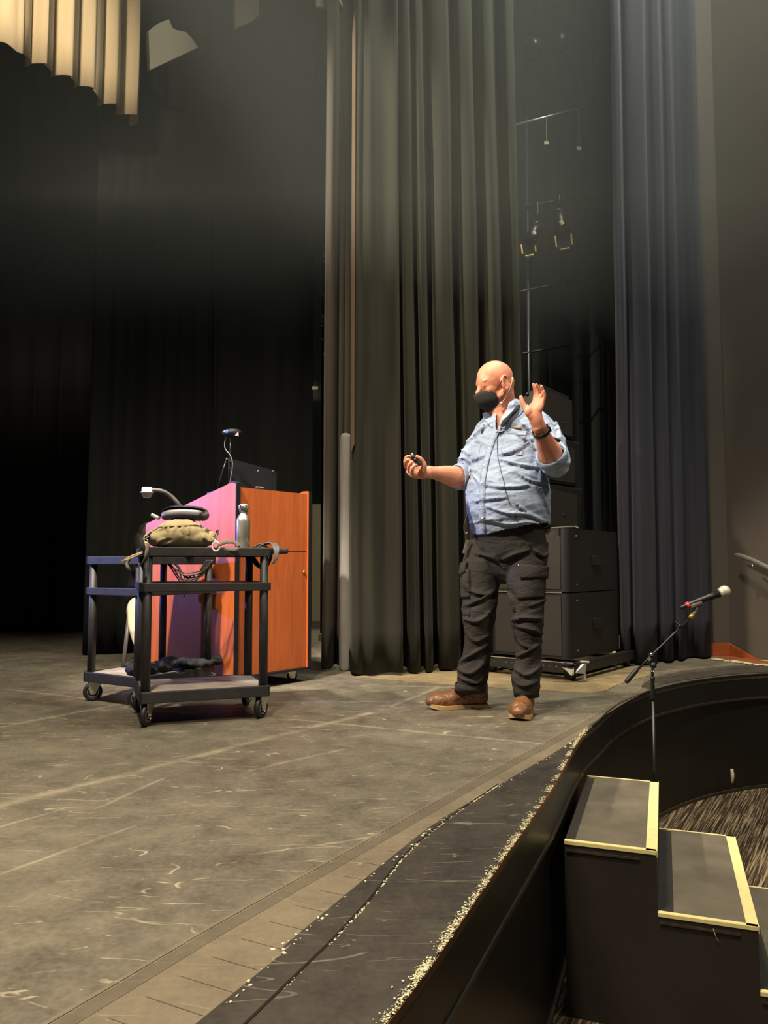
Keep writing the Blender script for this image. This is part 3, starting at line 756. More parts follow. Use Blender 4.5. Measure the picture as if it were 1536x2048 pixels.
wc = thing('webcam', 'glossy black webcam on a thin stick stand above the lectern', 'camera', lp(.02, .12, 1.2))
YW = 4.84
m3 = Matrix.Rotation(radians(-32), 3, 'Z')
bm = BM(); tube(bm, [at(450, 866, YW-.02), at(462, 865, YW), at(474, 866, YW+.03), at(477, 866.5, YW+.04)], [.022, .026, .026, .022], 20, 2, round_caps=True); finish('camera_body', bm, 'black_plastic', wc, True)
bm = BM(); lathe(bm, [(.0001, .004), (.008, .003), (.012, 0), (.012, -.01)], Matrix.Translation(at(453, 864, YW-.045)) @ V((-.25, -1, 0)).to_track_quat('Z', 'Y').to_matrix().to_4x4(), 16); finish('lens', bm, 'lens_blue', wc, True)
bm = BM(); prism(bm, [at(470, 871, YW-.02), at(477, 863, YW-.0), at(477.5, 872.5, YW)], (0, -.006, 0)); finish('label', bm, 'pale_plastic', wc)
bm = BM(); tube(bm, [at(461, 876, YW), at(460.5, 900, YW), at(459, 925, YW), at(457, 975, YW)], [.005, .004, .0055, .006], 8); finish('stick', bm, 'dark_metal', wc, True)
for yy in (878, 923, 937):
    bm = BM(); tube(bm, [at(460, yy-1.5, YW-.002), at(460, yy+1.2, YW-.002)], .0085 if yy > 900 else .005, 10); finish('collar', bm, 'chrome', wc)
bm = BM(); tube(bm, [at(452, 872, YW-.01), at(449, 890, YW-.01), at(452, 900, YW-.01), at(460, 910, YW-.012), at(465, 925, YW-.012), at(464, 942, YW-.01), at(459, 968, YW)], .003, 6, 5); finish('cord', bm, 'steel', wc, True)
ms = thing('microphone', 'short black gooseneck microphone leaning behind the lectern edge', 'microphone', lp(.05, .18, 1.18))
bm = BM(); tube(bm, [at(437, 975, 4.86), at(446, 940, 4.86), at(452, 922, 4.86)], [.007, .006, .006], 8); finish('stem', bm, 'dark_metal', ms, True)
bm = BM(); ell(bm, at(454, 918, 4.86), (.011, .011, .008), sub=2); finish('tip', bm, 'chrome', ms, True)
bm = BM(); box(bm, at(519, 975.5, 4.99)+V((0, 0, .004)), (.05, .02, .004), 0, Matrix.Rotation(math.atan2(e1.y, e1.x), 3, 'Z')); o = finish('paper_slip', bm, 'white'); tag(o, 'small white paper slip lying on the top edge of the lectern', 'paper')

# ------------------------------------------------------------------ carts
def utility_cart(name, label, FL, FR, RL, H, handle=True, light='x'):
    """corners: near-left, near-right, far-left wheel positions"""
    FL, FR, RL = V((*FL, 0)), V((*FR, 0)), V((*RL, 0)); ex = (FR-FL); w_ = ex.length+.075; ex.normalize()
    ey = V((-ex.y, ex.x, 0)); d_ = abs((RL-FL).dot(ey))+.075
    O = FL-ex*.0375-ey*.0375
    root = thing(name, label, 'cart', O+ex*w_/2+ey*d_/2)
    def q(a, b, z): return O+ex*a+ey*b+V((0, 0, z))
    R3 = Matrix.Rotation(math.atan2(ex.y, ex.x), 3, 'Z')
    def shelf(nm, z, h, top_mat=None, ovr=0):
        bm = BM()
        box(bm, q(w_/2, d_/2, z-h*.2), (w_-.01, d_-.01, .012), 0, R3)
        for (a, b, sx, sy) in ((w_/2, .009, w_, .018), (w_/2, d_-.009, w_, .018), (.009, d_/2, .018, d_), (w_-.009, d_/2, .018, d_)):
            box(bm, q(a, b, z-h/2), (sx, sy, h), .004, R3)
        s = finish(nm, bm, 'cart', root)
        if top_mat:
            bm = BM(); box(bm, q(w_/2, d_/2, z-h*.2+.0075), (w_-.036, d_-.036, .003), 0, R3); finish('shelf_liner', bm, top_mat, s)
        return s
    shelf('lower_shelf', .165, .055, 'cart_top'); shelf('middle_shelf', H-.175, .042); shelf('top_shelf', H, .045, 'cart')
    for a, b in ((.030, .030), (w_-.030, .030), (.030, d_-.030), (w_-.030, d_-.030)):
        bm = BM(); tube(bm, [q(a, b, .13), q(a, b, H-.02)], [.023, .021], 4 if False else 14); finish('leg', bm, 'cart', root, True)
    for i, (a, b) in enumerate(((.0375, .0375), (w_-.0375, .0375), (.0375, d_-.0375), (w_-.0375, d_-.0375))):
        caster(root, q(a, b, -.0), math.atan2(ex.y, ex.x)+(-.55, -.75, -.9, -.5)[i]-pi/2*0+pi/2*0, R=.052, w=.026)
    if handle:
        bm = BM(); box(bm, q(w_+.045, d_*.5, H-.016), (.10, d_*.92, .03), .01, R3); box(bm, q(w_+.02, d_*.5, H-.02), (.05, d_*.6, .02), .004, R3); finish('handle', bm, 'cart', root)
    return root, q, w_, d_
cartA, qA, wA, dA = utility_cart('utility_cart', 'black utility cart in front, holding the khaki bag and steel bottle', (-1.135, 3.735), (-.62, 3.935), (-1.295, 4.07), .855)
cartB, qB, wB, dB = utility_cart('utility_cart', 'black utility cart at the rear left, in blue light, with the document camera', (-1.65, 4.42), (-1.335, 4.225), (-1.40, 4.86), .815, handle=False)

# ------------------------------------------------------------------ water bottle
zt = .855-.009
bp = at(486, 1093, 4.06); bp.z = zt
wb = thing('water_bottle', 'brushed steel water bottle standing on the front cart', 'bottle', bp, world=False)
bm = BM(); lathe(bm, [(.0001, 0), (.033, 0), (.0355, .004), (.0355, .150), (.034, .165), (.024, .183), (.018, .190), (.018, .198), (.0001, .198)], seg=32); finish('body', bm, 'steel', wb, True)
bm = BM(); lathe(bm, [(.019, .196), (.021, .198), (.021, .208), (.0205, .212), (.0205, .232), (.018, .236), (.0001, .236)], seg=24); cap = finish('cap', bm, 'chrome', wb, True)
bm = BM(); tube(bm, [(-.020, 0, .214), (-.022, 0, .232), (0, 0, .242), (.022, 0, .232), (.020, 0, .214)], .004, 8, 4); finish('loop', bm, 'steel', cap, True)

# ------------------------------------------------------------------ khaki bag
YB = 3.90
bag = thing('bag', 'stuffed khaki canvas bag lying on top of the front cart', 'bag', V((at(360, 1093, YB).x, YB, zt)))
bm = BM()
R3 = Matrix.Rotation(radians(21), 3, 'Z')
ctr = at(362, 1068, YB); ctr.z = zt+.072
ell(bm, ctr, (.150, .095, .073), R3); ell(bm, ctr+V((-.07, -.01, -.015)), (.105, .09, .055), R3); ell(bm, ctr+V((.075, .02, -.02)), (.105, .085, .052), R3)
ell(bm, ctr+V((-.01, 0, .03)), (.105, .075, .052), R3)
me = remesh(bm, .006, 6)
def bagd(c, n):
    l = R3.inverted() @ (c-ctr); 
    r = 1-abs(noise.noise(V((l.x*18, l.y*9, l.z*9+l.x*4))))
    return -.010*max(0, r-.55)*(1.4 if abs(l.x) > .07 else .7)+.005*noise.noise(l*22)
displace(me, bagd)
def z7(l): return [(260+x/7.68, 960+y/7.68) for x, y in l]
creases(me, [z7([(640, 690), (590, 730), (540, 780)]), z7([(720, 700), (690, 740), (650, 800)]), z7([(790, 700), (790, 750), (800, 800)]), (1.6, z7([(1120, 740), (1220, 790), (1320, 870)])), (1.4, z7([(970, 640), (1090, 700), (1230, 730)])),
    (1.5, z7([(390, 1000), (470, 925), (560, 905)])), (1.2, z7([(440, 1010), (560, 975), (680, 955)])), z7([(470, 770), (540, 725), (620, 700)]), (1.3, z7([(1130, 860), (1180, 930), (1300, 960)])), z7([(880, 700), (900, 760), (890, 840)])], .006, 3.2)
for v in me.vertices: v.co.z = max(v.co.z, zt)
body = finish_me('bag_body', me, 'khaki', bag, True)
bvb = BVHTree.FromPolygons([v.co.copy() for v in me.vertices], [tuple(p.vertices) for p in me.polygons])

def hit(bvh, px, py, fallbackY=None):
    r = ray(px, py).normalized(); loc, nr, idx, d = bvh.ray_cast(V((0, 0, CAMH)), r)
    if loc is None:
        if fallbackY is None:
            loc, nr, idx, d = bvh.find_nearest(V((0, 0, CAMH))+r*4.1)
            return loc, nr
        return at(px, py, fallbackY), V((0, -1, 0))
    if nr.dot(r) > 0: nr = -nr
    return loc, nr
def patch(name, bvh, quad, nx, ny, off, mat, parent, bulge=0, fb=None, label=None, rnd=0):
    """quad = 4 photo points (tl,tr,br,bl) laid over a surface and given thickness"""
    q = [V((*p, 0)) for p in quad]; bm = BM(); F = []; Bk = []
    for j in range(ny+1):
        a = []; b = []
        for i in range(nx+1):
            u, v_ = i/nx, j/ny; p = (q[0].lerp(q[1], u)).lerp(q[3].lerp(q[2], u), v_)
            loc, nr = hit(bvh, p.x, p.y, fb)
            k = off+bulge*sin(pi*u)*sin(pi*v_)
            a.append(bm.verts.new(loc+nr*k)); b.append(bm.verts.new(loc-nr*.002))
        F.append(a); Bk.append(b)
    for j in range(ny):
        for i in range(nx):
            bm.faces.new((F[j][i], F[j][i+1], F[j+1][i+1], F[j+1][i])); bm.faces.new((Bk[j][i], Bk[j+1][i], Bk[j+1][i+1], Bk[j][i+1]))
    for i in range(nx):
        bm.faces.new((F[0][i], Bk[0][i], Bk[0][i+1], F[0][i+1])); bm.faces.new((F[ny][i+1], Bk[ny][i+1], Bk[ny][i], F[ny][i]))
    for j in range(ny):
        bm.faces.new((F[j][0], F[j+1][0], Bk[j+1][0], Bk[j][0])); bm.faces.new((F[j][nx], Bk[j][nx], Bk[j+1][nx], F[j+1][nx]))
    return finish(name, bm, mat, parent, True, label)
def wire(name, bvh, pix, r, mat, parent, lift=.002, fb=None, k=4):
    bm = BM(); pts = []
    for p in crv(pix, k):
        loc, nr = hit(bvh, p[0], p[1], fb); pts.append(loc+nr*lift)
    tube(bm, pts, r, 6); return finish(name, bm, mat, parent, True)
wire('zipper', bvb, [(306, 1062), (325, 1053), (350, 1049), (375, 1047), (400, 1052), (422, 1062)], .0022, 'strap', bag, .001)
patch('flap', bvb, [(318, 1042), (392, 1036), (418, 1050), (308, 1056)], 14, 5, .005, 'khaki', bag)
bm = BM(); ribbon(bm, [at(302, 1062, 3.84), at(291, 1075, 3.80), at(294, 1092, 3.75), at(285, 1103, 3.70), at(262, 1112, 3.70), at(245, 1121, 3.70), at(262, 1116, 3.67), at(284, 1106, 3.66)], .026, .003, (0, 1, .3)); finish('strap', bm, 'khaki_light', bag, True)
bm = BM(); ribbon(bm, [at(296, 1088, 3.72), at(292, 1108, 3.66), at(286, 1124, 3.66), at(272, 1136, 3.68), at(260, 1140, 3.72), at(254, 1128, 3.76), at(260, 1118, 3.78)], .018, .003, (.3, 1, .3)); finish('strap', bm, 'strap', bag, True)
bm = BM(); ribbon(bm, [at(436, 1091, 3.90), at(452, 1084, 3.83), at(470, 1085, 3.82), at(478, 1094, 3.80), at(468, 1099, 3.79), at(450, 1096, 3.81)], .022, .003, (0, .6, .8)); finish('strap', bm, 'strap', bag, True)
bm = BM(); box(bm, at(295, 1077, 3.74), (.028, .014, .03), .005); finish('buckle', bm, 'black_plastic', bag)
bm = BM(); tube(bm, [at(297, 1073, 3.73), at(291, 1078, 3.73), at(296, 1081, 3.73)], .003, 6); finish('buckle_bar', bm, 'pale_plastic', bag)
bm = BM()
tube(bm, [at(432+7.5*cos(a*pi/6), 1093+9*sin(a*pi/6), 3.76) for a in range(0, 12)], .0038, 8, 2); tube(bm, [at(435, 1084, 3.77), at(430, 1080, 3.82)], .003, 6)
finish('key_ring', bm, 'white', bag, True)
bm = BM(); tube(bm, [at(432, 1066, 3.9), at(437, 1062, 3.88), at(435, 1070, 3.87)], .003, 6, 3); ell(bm, at(434, 1062, 3.88), (.006, .006, .008), sub=1); finish('zip_pull', bm, 'black_plastic', bag, True)

# ------------------------------------------------------------------ document camera on the rear cart
dz = .815-.009
dc = thing('document_camera', 'grey document camera with a curved arm standing on the rear cart', 'document camera', V((at(368, 1100, 4.5).x, 4.5, dz)))
YD = 4.5
bm = BM(); tube(bm, [at(333, 1031, YD), at(342, 1028, YD), at(370, 1026, YD), at(400, 1028, YD), at(406, 1030, YD)], [(.05, .030), (.06, .036), (.065, .040), (.065, .042), (.055, .036)], 24, 4, side=V((0, 1, 0)), round_caps=True)
finish('base', bm, 'grey_plastic', dc, True)
bm = BM(); tube(bm, [at(330, 1021, YD), at(345, 1015.5, YD), at(370, 1014.5, YD), at(400, 1017, YD), at(411, 1021, YD)], [(.05, .006), (.062, .008), (.067, .009), (.067, .009), (.055, .007)], 24, 3, side=V((0, 1, 0)), round_caps=True); finish('base_rim', bm, 'black_plastic', dc, True)
bm = BM(); q = at(368, 1034, YD); box(bm, V((q.x, YD, (q.z+dz)/2-.004)), (.12, .09, q.z-dz-.01), .012); finish('foot', bm, 'black_plastic', dc)
bm = BM(); tube(bm, [at(360, 1014, YD), at(353, 1004, YD-.02), at(341, 992, YD-.04), at(326, 983, YD-.07), at(310, 980, YD-.09), at(299, 980, YD-.1)], [.014, .013, .0125, .012, .011, .010], 14, 4); finish('arm', bm, 'grey_plastic', dc, True)
hp = at(294, 985, YD-.1)
bm = BM(); lathe(bm, [(.0001, .030), (.026, .030), (.029, .026), (.030, .004), (.038, .002), (.038, -.002), (.029, -.004), (.028, -.022), (.0001, -.024)], Matrix.Translation(hp), 28); hd = finish('camera_head', bm, 'pale_plastic', dc, True)
bm = BM(); lathe(bm, [(.0001, -.0245), (.020, -.0245), (.020, -.028), (.0001, -.029)], Matrix.Translation(hp), 20); finish('lens', bm, 'white', hd, True)
bm = BM(); box(bm, at(311, 1033, 4.3), (.05, .04, .02), .006, Matrix.Rotation(.5, 3, 'Y')); o = finish('cable_adapter', bm, 'steel', dc)

bm = BM(); box(bm, at(262, 1111, 4.33), (.13, .09, .006), .001, Matrix.Rotation(.4, 3, 'Z')); p_ = V((at(262, 1111, 4.33).x, 4.36, dz+.004))
for v in bm.verts: v.co = v.co-at(262, 1111, 4.33)+p_+V((.06, .02, 0))
o = finish('sticky_notes', bm, 'glow'); tag(o, 'pale yellow notepad lying on the rear cart beside the bag strap', 'notepad')

# cables
def coil(name, c, rx, rz, n, r, mat, label, depth=.03, tail=None, rot=0, seed=1):
    rnd = random.Random(seed); pts = []
    for i in range(n*10):
        a = 2*pi*i/10; k = 1+.16*rnd.uniform(-1, 1)
        pts.append(V(c)+V((rx*k*cos(a)*cos(rot), rx*k*cos(a)*sin(rot)+depth*(i/(n*10)-.5)+rnd.uniform(-.004, .004), rz*k*sin(a))))
    if tail: pts += [V(t) for t in tail]
    bm = BM(); tube(bm, pts, r, 6, 3); o = finish(name, bm, mat, None, True); return tag(o, label, 'cable')
coil('coiled_cable', at(524, 1112, 4.02), .042, .058, 5, .0048, 'rubber', 'coiled black cable hung over the right end of the front cart', .05, seed=3)
bm = BM()
for i in range(5):
    a = i*3.2
    tube(bm, [at(506+a*.5, 1094, 4.1), at(520+a, 1090-i*.4, 4.02), at(538+a*.9, 1085+i*.6, 3.96), at(547+a*.8, 1094, 3.90), at(549+a*.5, 1112, 3.88), at(545+a*.4, 1128-i, 3.88)], .0036, 6, 4)
o = finish('cord_bundle', bm, 'grey_plastic', None, True); tag(o, 'looped grey cord draped over the end of the front cart', 'cable')
bm = BM(); rnd = random.Random(4)
for i in range(7):
    s0 = 322+rnd.uniform(0, 20); s1 = 428-rnd.uniform(0, 16); dp = 1140+rnd.uniform(0, 26); Yc = 4.42+rnd.uniform(-.04, .04)
    tube(bm, [at(s0, 1118, Yc), at(s0+16, 1132, Yc), at((s0+s1)/2-10, dp, Yc), at((s0+s1)/2+18, dp-2, Yc), at(s1-12, 1136, Yc), at(s1, 1120, Yc)], .0042, 6, 4)
tube(bm, [at(388, 1148, 4.4), at(368, 1156, 4.4), at(371, 1176, 4.4), at(376, 1160, 4.4), at(384, 1150, 4.4), at(392, 1158, 4.4), at(384, 1166, 4.4), at(370, 1160, 4.4), at(368, 1195, 4.4)], .004, 6, 4)
o = finish('cable_bundle', bm, 'rubber', None, True); tag(o, 'drooping bundle of black cables hanging under the rear cart top', 'cable')

# black jacket on the lower shelf of the rear cart
bm = BM(); zb = .165-.011+.009
for px, py, r in ((268, 1338, .05), (290, 1334, .055), (320, 1330, .05), (345, 1326, .06), (372, 1326, .055), (398, 1328, .05), (420, 1322, .05), (428, 1316, .035), (330, 1336, .05), (300, 1340, .04), (380, 1334, .05)):
    f = (px-268)/160; p = qB(.02+f*.0+.20+.03*sin(px), .06+f*.52, zb+.03)
    Yc = 4.28+f*.42 if f > .25 else 4.30+f*.2
    q = at(px, py, Yc); q.z = max(q.z, zb+.02)
    ell(bm, q, (r*1.5, r*1.1, r*.62), Matrix.Rotation(px*.3, 3, 'Z'), 2)
me = remesh(bm, .007, 3); displace(me, lambda c, n: .020*noise.noise(c*22)+.010*(1-abs(noise.noise(c*30)))-.012)
for v in me.vertices: v.co.z = max(v.co.z, zb)
o = finish_me('jacket', me, 'black_cloth', None, True); tag(o, 'crumpled black jacket heaped on the lower shelf of the rear cart', 'jacket')
bvj = BVHTree.FromPolygons([v.co.copy() for v in me.vertices], [tuple(p.vertices) for p in me.polygons])
patch('garment_label', bvj, [(348, 1342), (356, 1346), (370, 1345), (360, 1351)], 5, 3, .003, 'white', o, fb=4.3)

# ------------------------------------------------------------------ speaker stack
f1 = V((-.5, .4, 0)).normalized(); f2 = V((f1.y, -f1.x, 0)); 
if f2.y < 0: f2 = -f2
NC = V((1.245, 5.20, 0))
def sp(a, b, z): return NC+f1*a+f2*b+V((0, 0, z))
dol = thing('speaker_dolly', 'low black steel dolly with silver corner casters under the speakers', 'dolly', sp(.3, .5, 0))
bm = BM()
for a0, b0, a1, b1 in ((-.04, -.04, .66, -.04), (-.04, -.04, -.04, .98), (.66, -.04, .66, .98), (-.04, .98, .66, .98)):
    p, q = sp(a0, b0, .085), sp(a1, b1, .085); dd = q-p; box(bm, (p+q)/2, (dd.length+.05, .05, .07), .004, Matrix.Rotation(math.atan2(dd.y, dd.x), 3, 'Z'))
finish('frame', bm, 'cab', dol)
bm = BM(); p, q = sp(-.05, -.067, .122), sp(.67, -.067, .122); dd = q-p; box(bm, (p+q)/2, (dd.length, .006, .006), 0, Matrix.Rotation(math.atan2(dd.y, dd.x), 3, 'Z')); finish('edge_strip', bm, 'steel', dol)
bm = BM()
for i in range(14):
    if i in (6, 7): continue
    ell(bm, sp(.02+i*.048, -.067, .09), (.0075 if i in (1, 3, 9) else .004,)*3, sub=1)
finish('rivet', bm, 'chrome', dol, kind='stuff')
for a_, b_ in ((.0, -.0), (.62, .02), (0, .92), (.62, .92)):
    bm = BM(); q = sp(a_-.0, b_-.0, 0)
    m = Matrix.Translation(q+V((0, 0, .042))) @ Matrix.Rotation(1.0, 4, 'Z') @ Matrix.Rotation(pi/2, 4, 'Y')
    lathe(bm, [(.02, -.018), (.042, -.016), (.042, .016), (.02, .018)], m, 24); finish('wheel', bm, 'rubber', dol, True)
cp = sp(-.03, -.03, 0)
bm = BM(); A = at(1123, 1334, 5.08); prism(bm, [at(1123, 1334, 5.08), at(1148, 1334, 5.10), at(1148, 1350, 5.08), at(1143, 1352, 5.07), at(1130, 1338, 5.06)], (0, .03, 0)); finish('corner_plate', bm, 'steel', dol)
bm = BM(); tube(bm, [at(1130, 1333, 5.08), at(1130, 1323, 5.09)], .008, 8); box(bm, at(1131, 1329, 5.10), (.13, .06, .010), .003); finish('lock_pin', bm, 'dark_metal', dol)
bm = BM(); prism(bm, [at(1163, 1322, 5.10), at(1174, 1322, 5.10), at(1170, 1348, 5.08), at(1151, 1346, 5.07), at(1152, 1340, 5.07), at(1160, 1332, 5.09)], (.01, .03, 0)); tube(bm, [at(1160, 1323, 5.09), at(1178, 1324, 5.10)], .007, 8); finish('latch_plate', bm, 'steel', dol)
for x_, y_, y2_, Y_ in ((1170, 1340, 1360, 5.1), (1225, 1312, 1340, 5.9)):
    bm = BM(); tube(bm, [at(x_, y_, Y_), at(x_, y2_, Y_)], .007, 8); finish('stud', bm, 'chrome', dol)
bm = BM(); box(bm, at(1212, 1305, 5.8), (.14, .05, .02), .004, Matrix.Rotation(-.2, 3, 'Z')); finish('tow_bar', bm, 'sign_pale', dol)

def cabinet(name, label, z0, z1, w_, d_, rnd=.05, a0=0., b0=0., mat='cab', tilt=0, group=None):
    root = thing(name, label, 'speaker', sp(a0+w_/2, b0+d_/2, z0), group=group)
    pts = []
    for (ca, cb, s) in ((rnd, rnd, 2), (w_-rnd, rnd, 3), (w_-rnd, d_-rnd, 0), (rnd, d_-rnd, 1)):
        for k in range(6):
            a = pi/2*(s+k/5); pts.append((ca+rnd*cos(a), cb+rnd*sin(a)))
    bm = BM(); prism(bm, [sp(a0+x, b0+y, z0) for x, y in pts], (0, 0, z1-z0)); finish('enclosure', bm, mat, root)
    # grille on the face turned to the left, its rim and bolts
    bm = BM(); prism(bm, [sp(a0+rnd+.01, b0-.006, z0+.02), sp(a0+w_-rnd, b0-.006, z0+.02), sp(a0+w_-rnd, b0-.006, z1-.02), sp(a0+rnd+.01, b0-.006, z1-.02)], f2*.01); finish('grille', bm, 'grille', root)
    for (y, z) in ((.12, z0+.05), (.12, z1-.05)):
        bm = BM(); ell(bm, sp(a0-.001, b0+y, z), (.006, .006, .006), sub=1); finish('bolt', bm, 'steel', root)
    bm = BM(); box(bm, sp(a0-.004, b0+d_*.5, (z0+z1)/2), (.02, .12, .07), .004, Matrix.Rotation(math.atan2(f2.y, f2.x)-pi/2, 3, 'Z')); finish('side_handle', bm, 'black_plastic', root)
    return root
cabinet('subwoofer', 'black subwoofer cabinet resting directly on the steel dolly', .135, .575, .62, .88)
cabinet('subwoofer', 'black subwoofer cabinet stacked on the lower one behind the standing man', .583, 1.015, .62, .88)
bm = BM(); p, q = sp(0, -.008, .579), sp(.62, -.008, .579); dd = q-p; box(bm, (p+q)/2, (dd.length-.1, .006, .005), 0, Matrix.Rotation(math.atan2(dd.y, dd.x), 3, 'Z')); o = finish('seam_strip', bm, 'steel'); tag(o, 'thin metal strip between the two stacked subwoofers', 'strip')
bm = BM(); p, q = at(1102, 1056, 5.2), at(1150, 1053, 5.3); tube(bm, [p, q, q+V((.02, 0, -.01))], .006, 6); o = finish('metal_bar', bm, 'steel'); tag(o, 'short metal bar lying on the upper subwoofer', 'bar')
# curved array boxes on top
g1 = V((.67, .74, 0)).normalized(); g2 = V((-g1.y, g1.x, 0))
AC = V((1.075, 5.24, 0))
def ap(a, b, z): return AC+g1*a+g2*b+V((0, 0, z))
zs = [1.02, 1.34, 1.68, 2.03]
tl = [0, .0, .02, .085]
for i in range(3):
    z0, z1 = zs[i], zs[i+1]-.006
    lab = ['lowest box of the tall speaker array, standing on the subwoofers', 'middle box of the tall speaker array behind the raised hand', 'topmost box of the tall speaker array with a sloping lid'][i]
    root = thing('array_speaker', 'black ' + lab, 'speaker', ap(.28, .25, z0))
    prof = [(0, z0), (0, z1), (.46, z1-.24*(i == 2)-.02*i), (.46, z0)]
    ra = [.52, .50, .47, .42][i]; rb = [.50, .47, .42, .34][i+0]
    bm = BM()
    lo = [ap(0, 0, z0), ap(ra, 0, z0), ap(ra, .46, z0), ap(0, .46, z0)]; hi = [ap(0, 0, z1), ap(rb+.1, 0, z1), ap(rb+.1, .46, z1-.26*(i == 2)), ap(0, .46, z1-.26*(i == 2))]
    if i == 2: hi[1] = ap(.42, 0, z1-.03); hi[2] = ap(.42, .46, z1-.29)
    vv = [bm.verts.new(p) for p in lo+hi]
    for f in ((3, 2, 1, 0), (4, 5, 6, 7), (0, 1, 5, 4), (1, 2, 6, 5), (2, 3, 7, 6), (3, 0, 4, 7)): bm.faces.new([vv[k] for k in f])
    bevel_all(bm, bm.edges[:], .014, 2); finish('enclosure', bm, 'cab', root)
    bm = BM(); prism(bm, [ap(.03, -.006, z0+.02), ap(ra-.03, -.006, z0+.02), ap(rb-(.0 if i < 2 else -.02), -.006, z1-.06), ap(.03, -.006, z1-.03)], g2*.008); finish('grille', bm, 'grille', root)
    for q_, r_ in ((ap(-.002, .10, z1-.07), .014), (ap(-.002, .22, z1-.12), .014), (ap(.3, -.006, z0+.1), .008)):
        bm = BM(); ell(bm, q_, (r_, r_, r_), sub=2); finish('rigging_bolt', bm, 'dark_metal', root)
sa = thing('globe_lamp', 'small glass bulb fixture on a bracket between speakers and blue curtain', 'lamp', at(1212, 1095, 6.0))
bm = BM(); ell(bm, at(1213, 1091, 6.0), (.035, .035, .035), sub=3); finish('bulb', bm, 'black_plastic', sa, True)
bm = BM(); prism(bm, [at(1204, 1102, 6.0), at(1223, 1103, 6.0), at(1224, 1130, 6.0), at(1214, 1112, 6.0), at(1204, 1110, 6.0)], (0, .02, 0)); finish('bracket', bm, 'hem', sa)

# ------------------------------------------------------------------ mic stand
YM = 4.0
px0 = at(1306, 1400, YM).x
mst = thing('microphone_stand', 'black boom microphone stand rising from the pit floor behind the steps', 'microphone stand', (px0, YM, FZ))
bm = BM(); lathe(bm, [(.0001, 0), (.13, 0), (.13, .012), (.05, .022), (.018, .03), (.0001, .03)], Matrix.Translation((px0, YM, FZ)), 32); finish('base', bm, 'black_plastic', mst, True)
zc = at(1306, 1360, YM).z; z2 = at(1306, 1400, YM).z; zp = at(1306, 1330, YM).z
bm = BM(); tube(bm, [(px0, YM, FZ+.02), (px0, YM, z2)], .008, 12); finish('lower_tube', bm, 'black_plastic', mst, True)
bm = BM(); lathe(bm, [(.012, z2), (.014, z2+.004), (.011, z2+.05), (.009, z2+.10), (.012, z2+.105), (.012, z2+.115), (.008, z2+.118)], Matrix.Translation((px0, YM, 0)), 16); finish('grip', bm, 'black_plastic', mst, True)
bm = BM(); tube(bm, [(px0, YM, z2+.10), (px0, YM, zp)], .0065, 10); finish('upper_tube', bm, 'black_plastic', mst, True)
bm = BM(); tube(bm, [(px0, YM, zp-.035), (px0, YM, zp-.028)], .012, 14); finish('chrome_ring', bm, 'chrome', mst, True)
bm = BM(); ell(bm, at(1306, 1330, YM), (.018, .022, .018), sub=2); tube(bm, [at(1306, 1330, YM), at(1296, 1326, YM), at(1303, 1314, YM)], .011, 10); ell(bm, at(1303, 1310, YM), (.015, .018, .015), sub=2); finish('swivel', bm, 'black_plastic', mst, True)
bm = BM(); ell(bm, at(1303, 1309, YM-.018), (.009, .007, .009), sub=2); finish('swivel_screw', bm, 'chrome', mst, True)
bm = BM(); tube(bm, [at(1270, 1345, YM), at(1303, 1311, YM), at(1384, 1232, YM)], .0058, 10); finish('boom', bm, 'black_plastic', mst, True)
bm = BM(); tube(bm, [at(1254, 1362, YM), at(1272, 1341, YM)], .0125, 14, round_caps=True); finish('counterweight', bm, 'rubber', mst, True)
bm = BM(); tube(bm, [at(1358, 1254, YM), at(1362, 1250, YM)], .011, 10); tube(bm, [at(1361, 1252, YM), at(1353, 1246, YM)], .004, 8); ell(bm, at(1352, 1245, YM), (.008, .005, .008), sub=1); finish('clamp', bm, 'dark_metal', mst, True)
bm = BM(); tube(bm, [at(1380, 1236, YM), at(1386, 1229, YM)], .012, 12); finish('brass_nut', bm, 'brass', mst, True)
bm = BM(); tube(bm, [at(1386, 1229, YM), at(1391, 1223, YM), at(1392, 1215, YM)], [.010, .011, .013], 12, 2); q0 = at(1380, 1213, YM); q1 = at(1402, 1205, YM); tube(bm, [q0, q1], .0185, 16); finish('mic_clip', bm, 'grey_plastic', mst, True)
mic = thing('microphone', 'handheld microphone with pale mesh ball and red ring clipped on the boom stand', 'microphone', at(1400, 1205, YM))
a = at(1360, 1216, YM); b = at(1438, 1187, YM); bb_ = at(1449, 1182.5, YM)
bm = BM(); tube(bm, [a, a.lerp(b, .12), a.lerp(b, .18), a.lerp(b, .7), b], [.0105, .0115, .0145, .0165, .0205], 20); finish('mic_body', bm, 'black_plastic', mic, True)
bm = BM(); tube(bm, [a.lerp(b, .16), a.lerp(b, .23)], .0165, 20); finish('red_ring', bm, 'red', mic, True, label='red ring')
bm = BM(); ell(bm, bb_, (.030, .030, .029), sub=4); tube(bm, [b, b.lerp(bb_, .6)], [.021, .027], 20); finish('mesh_ball', bm, 'mesh_ball', mic, True)

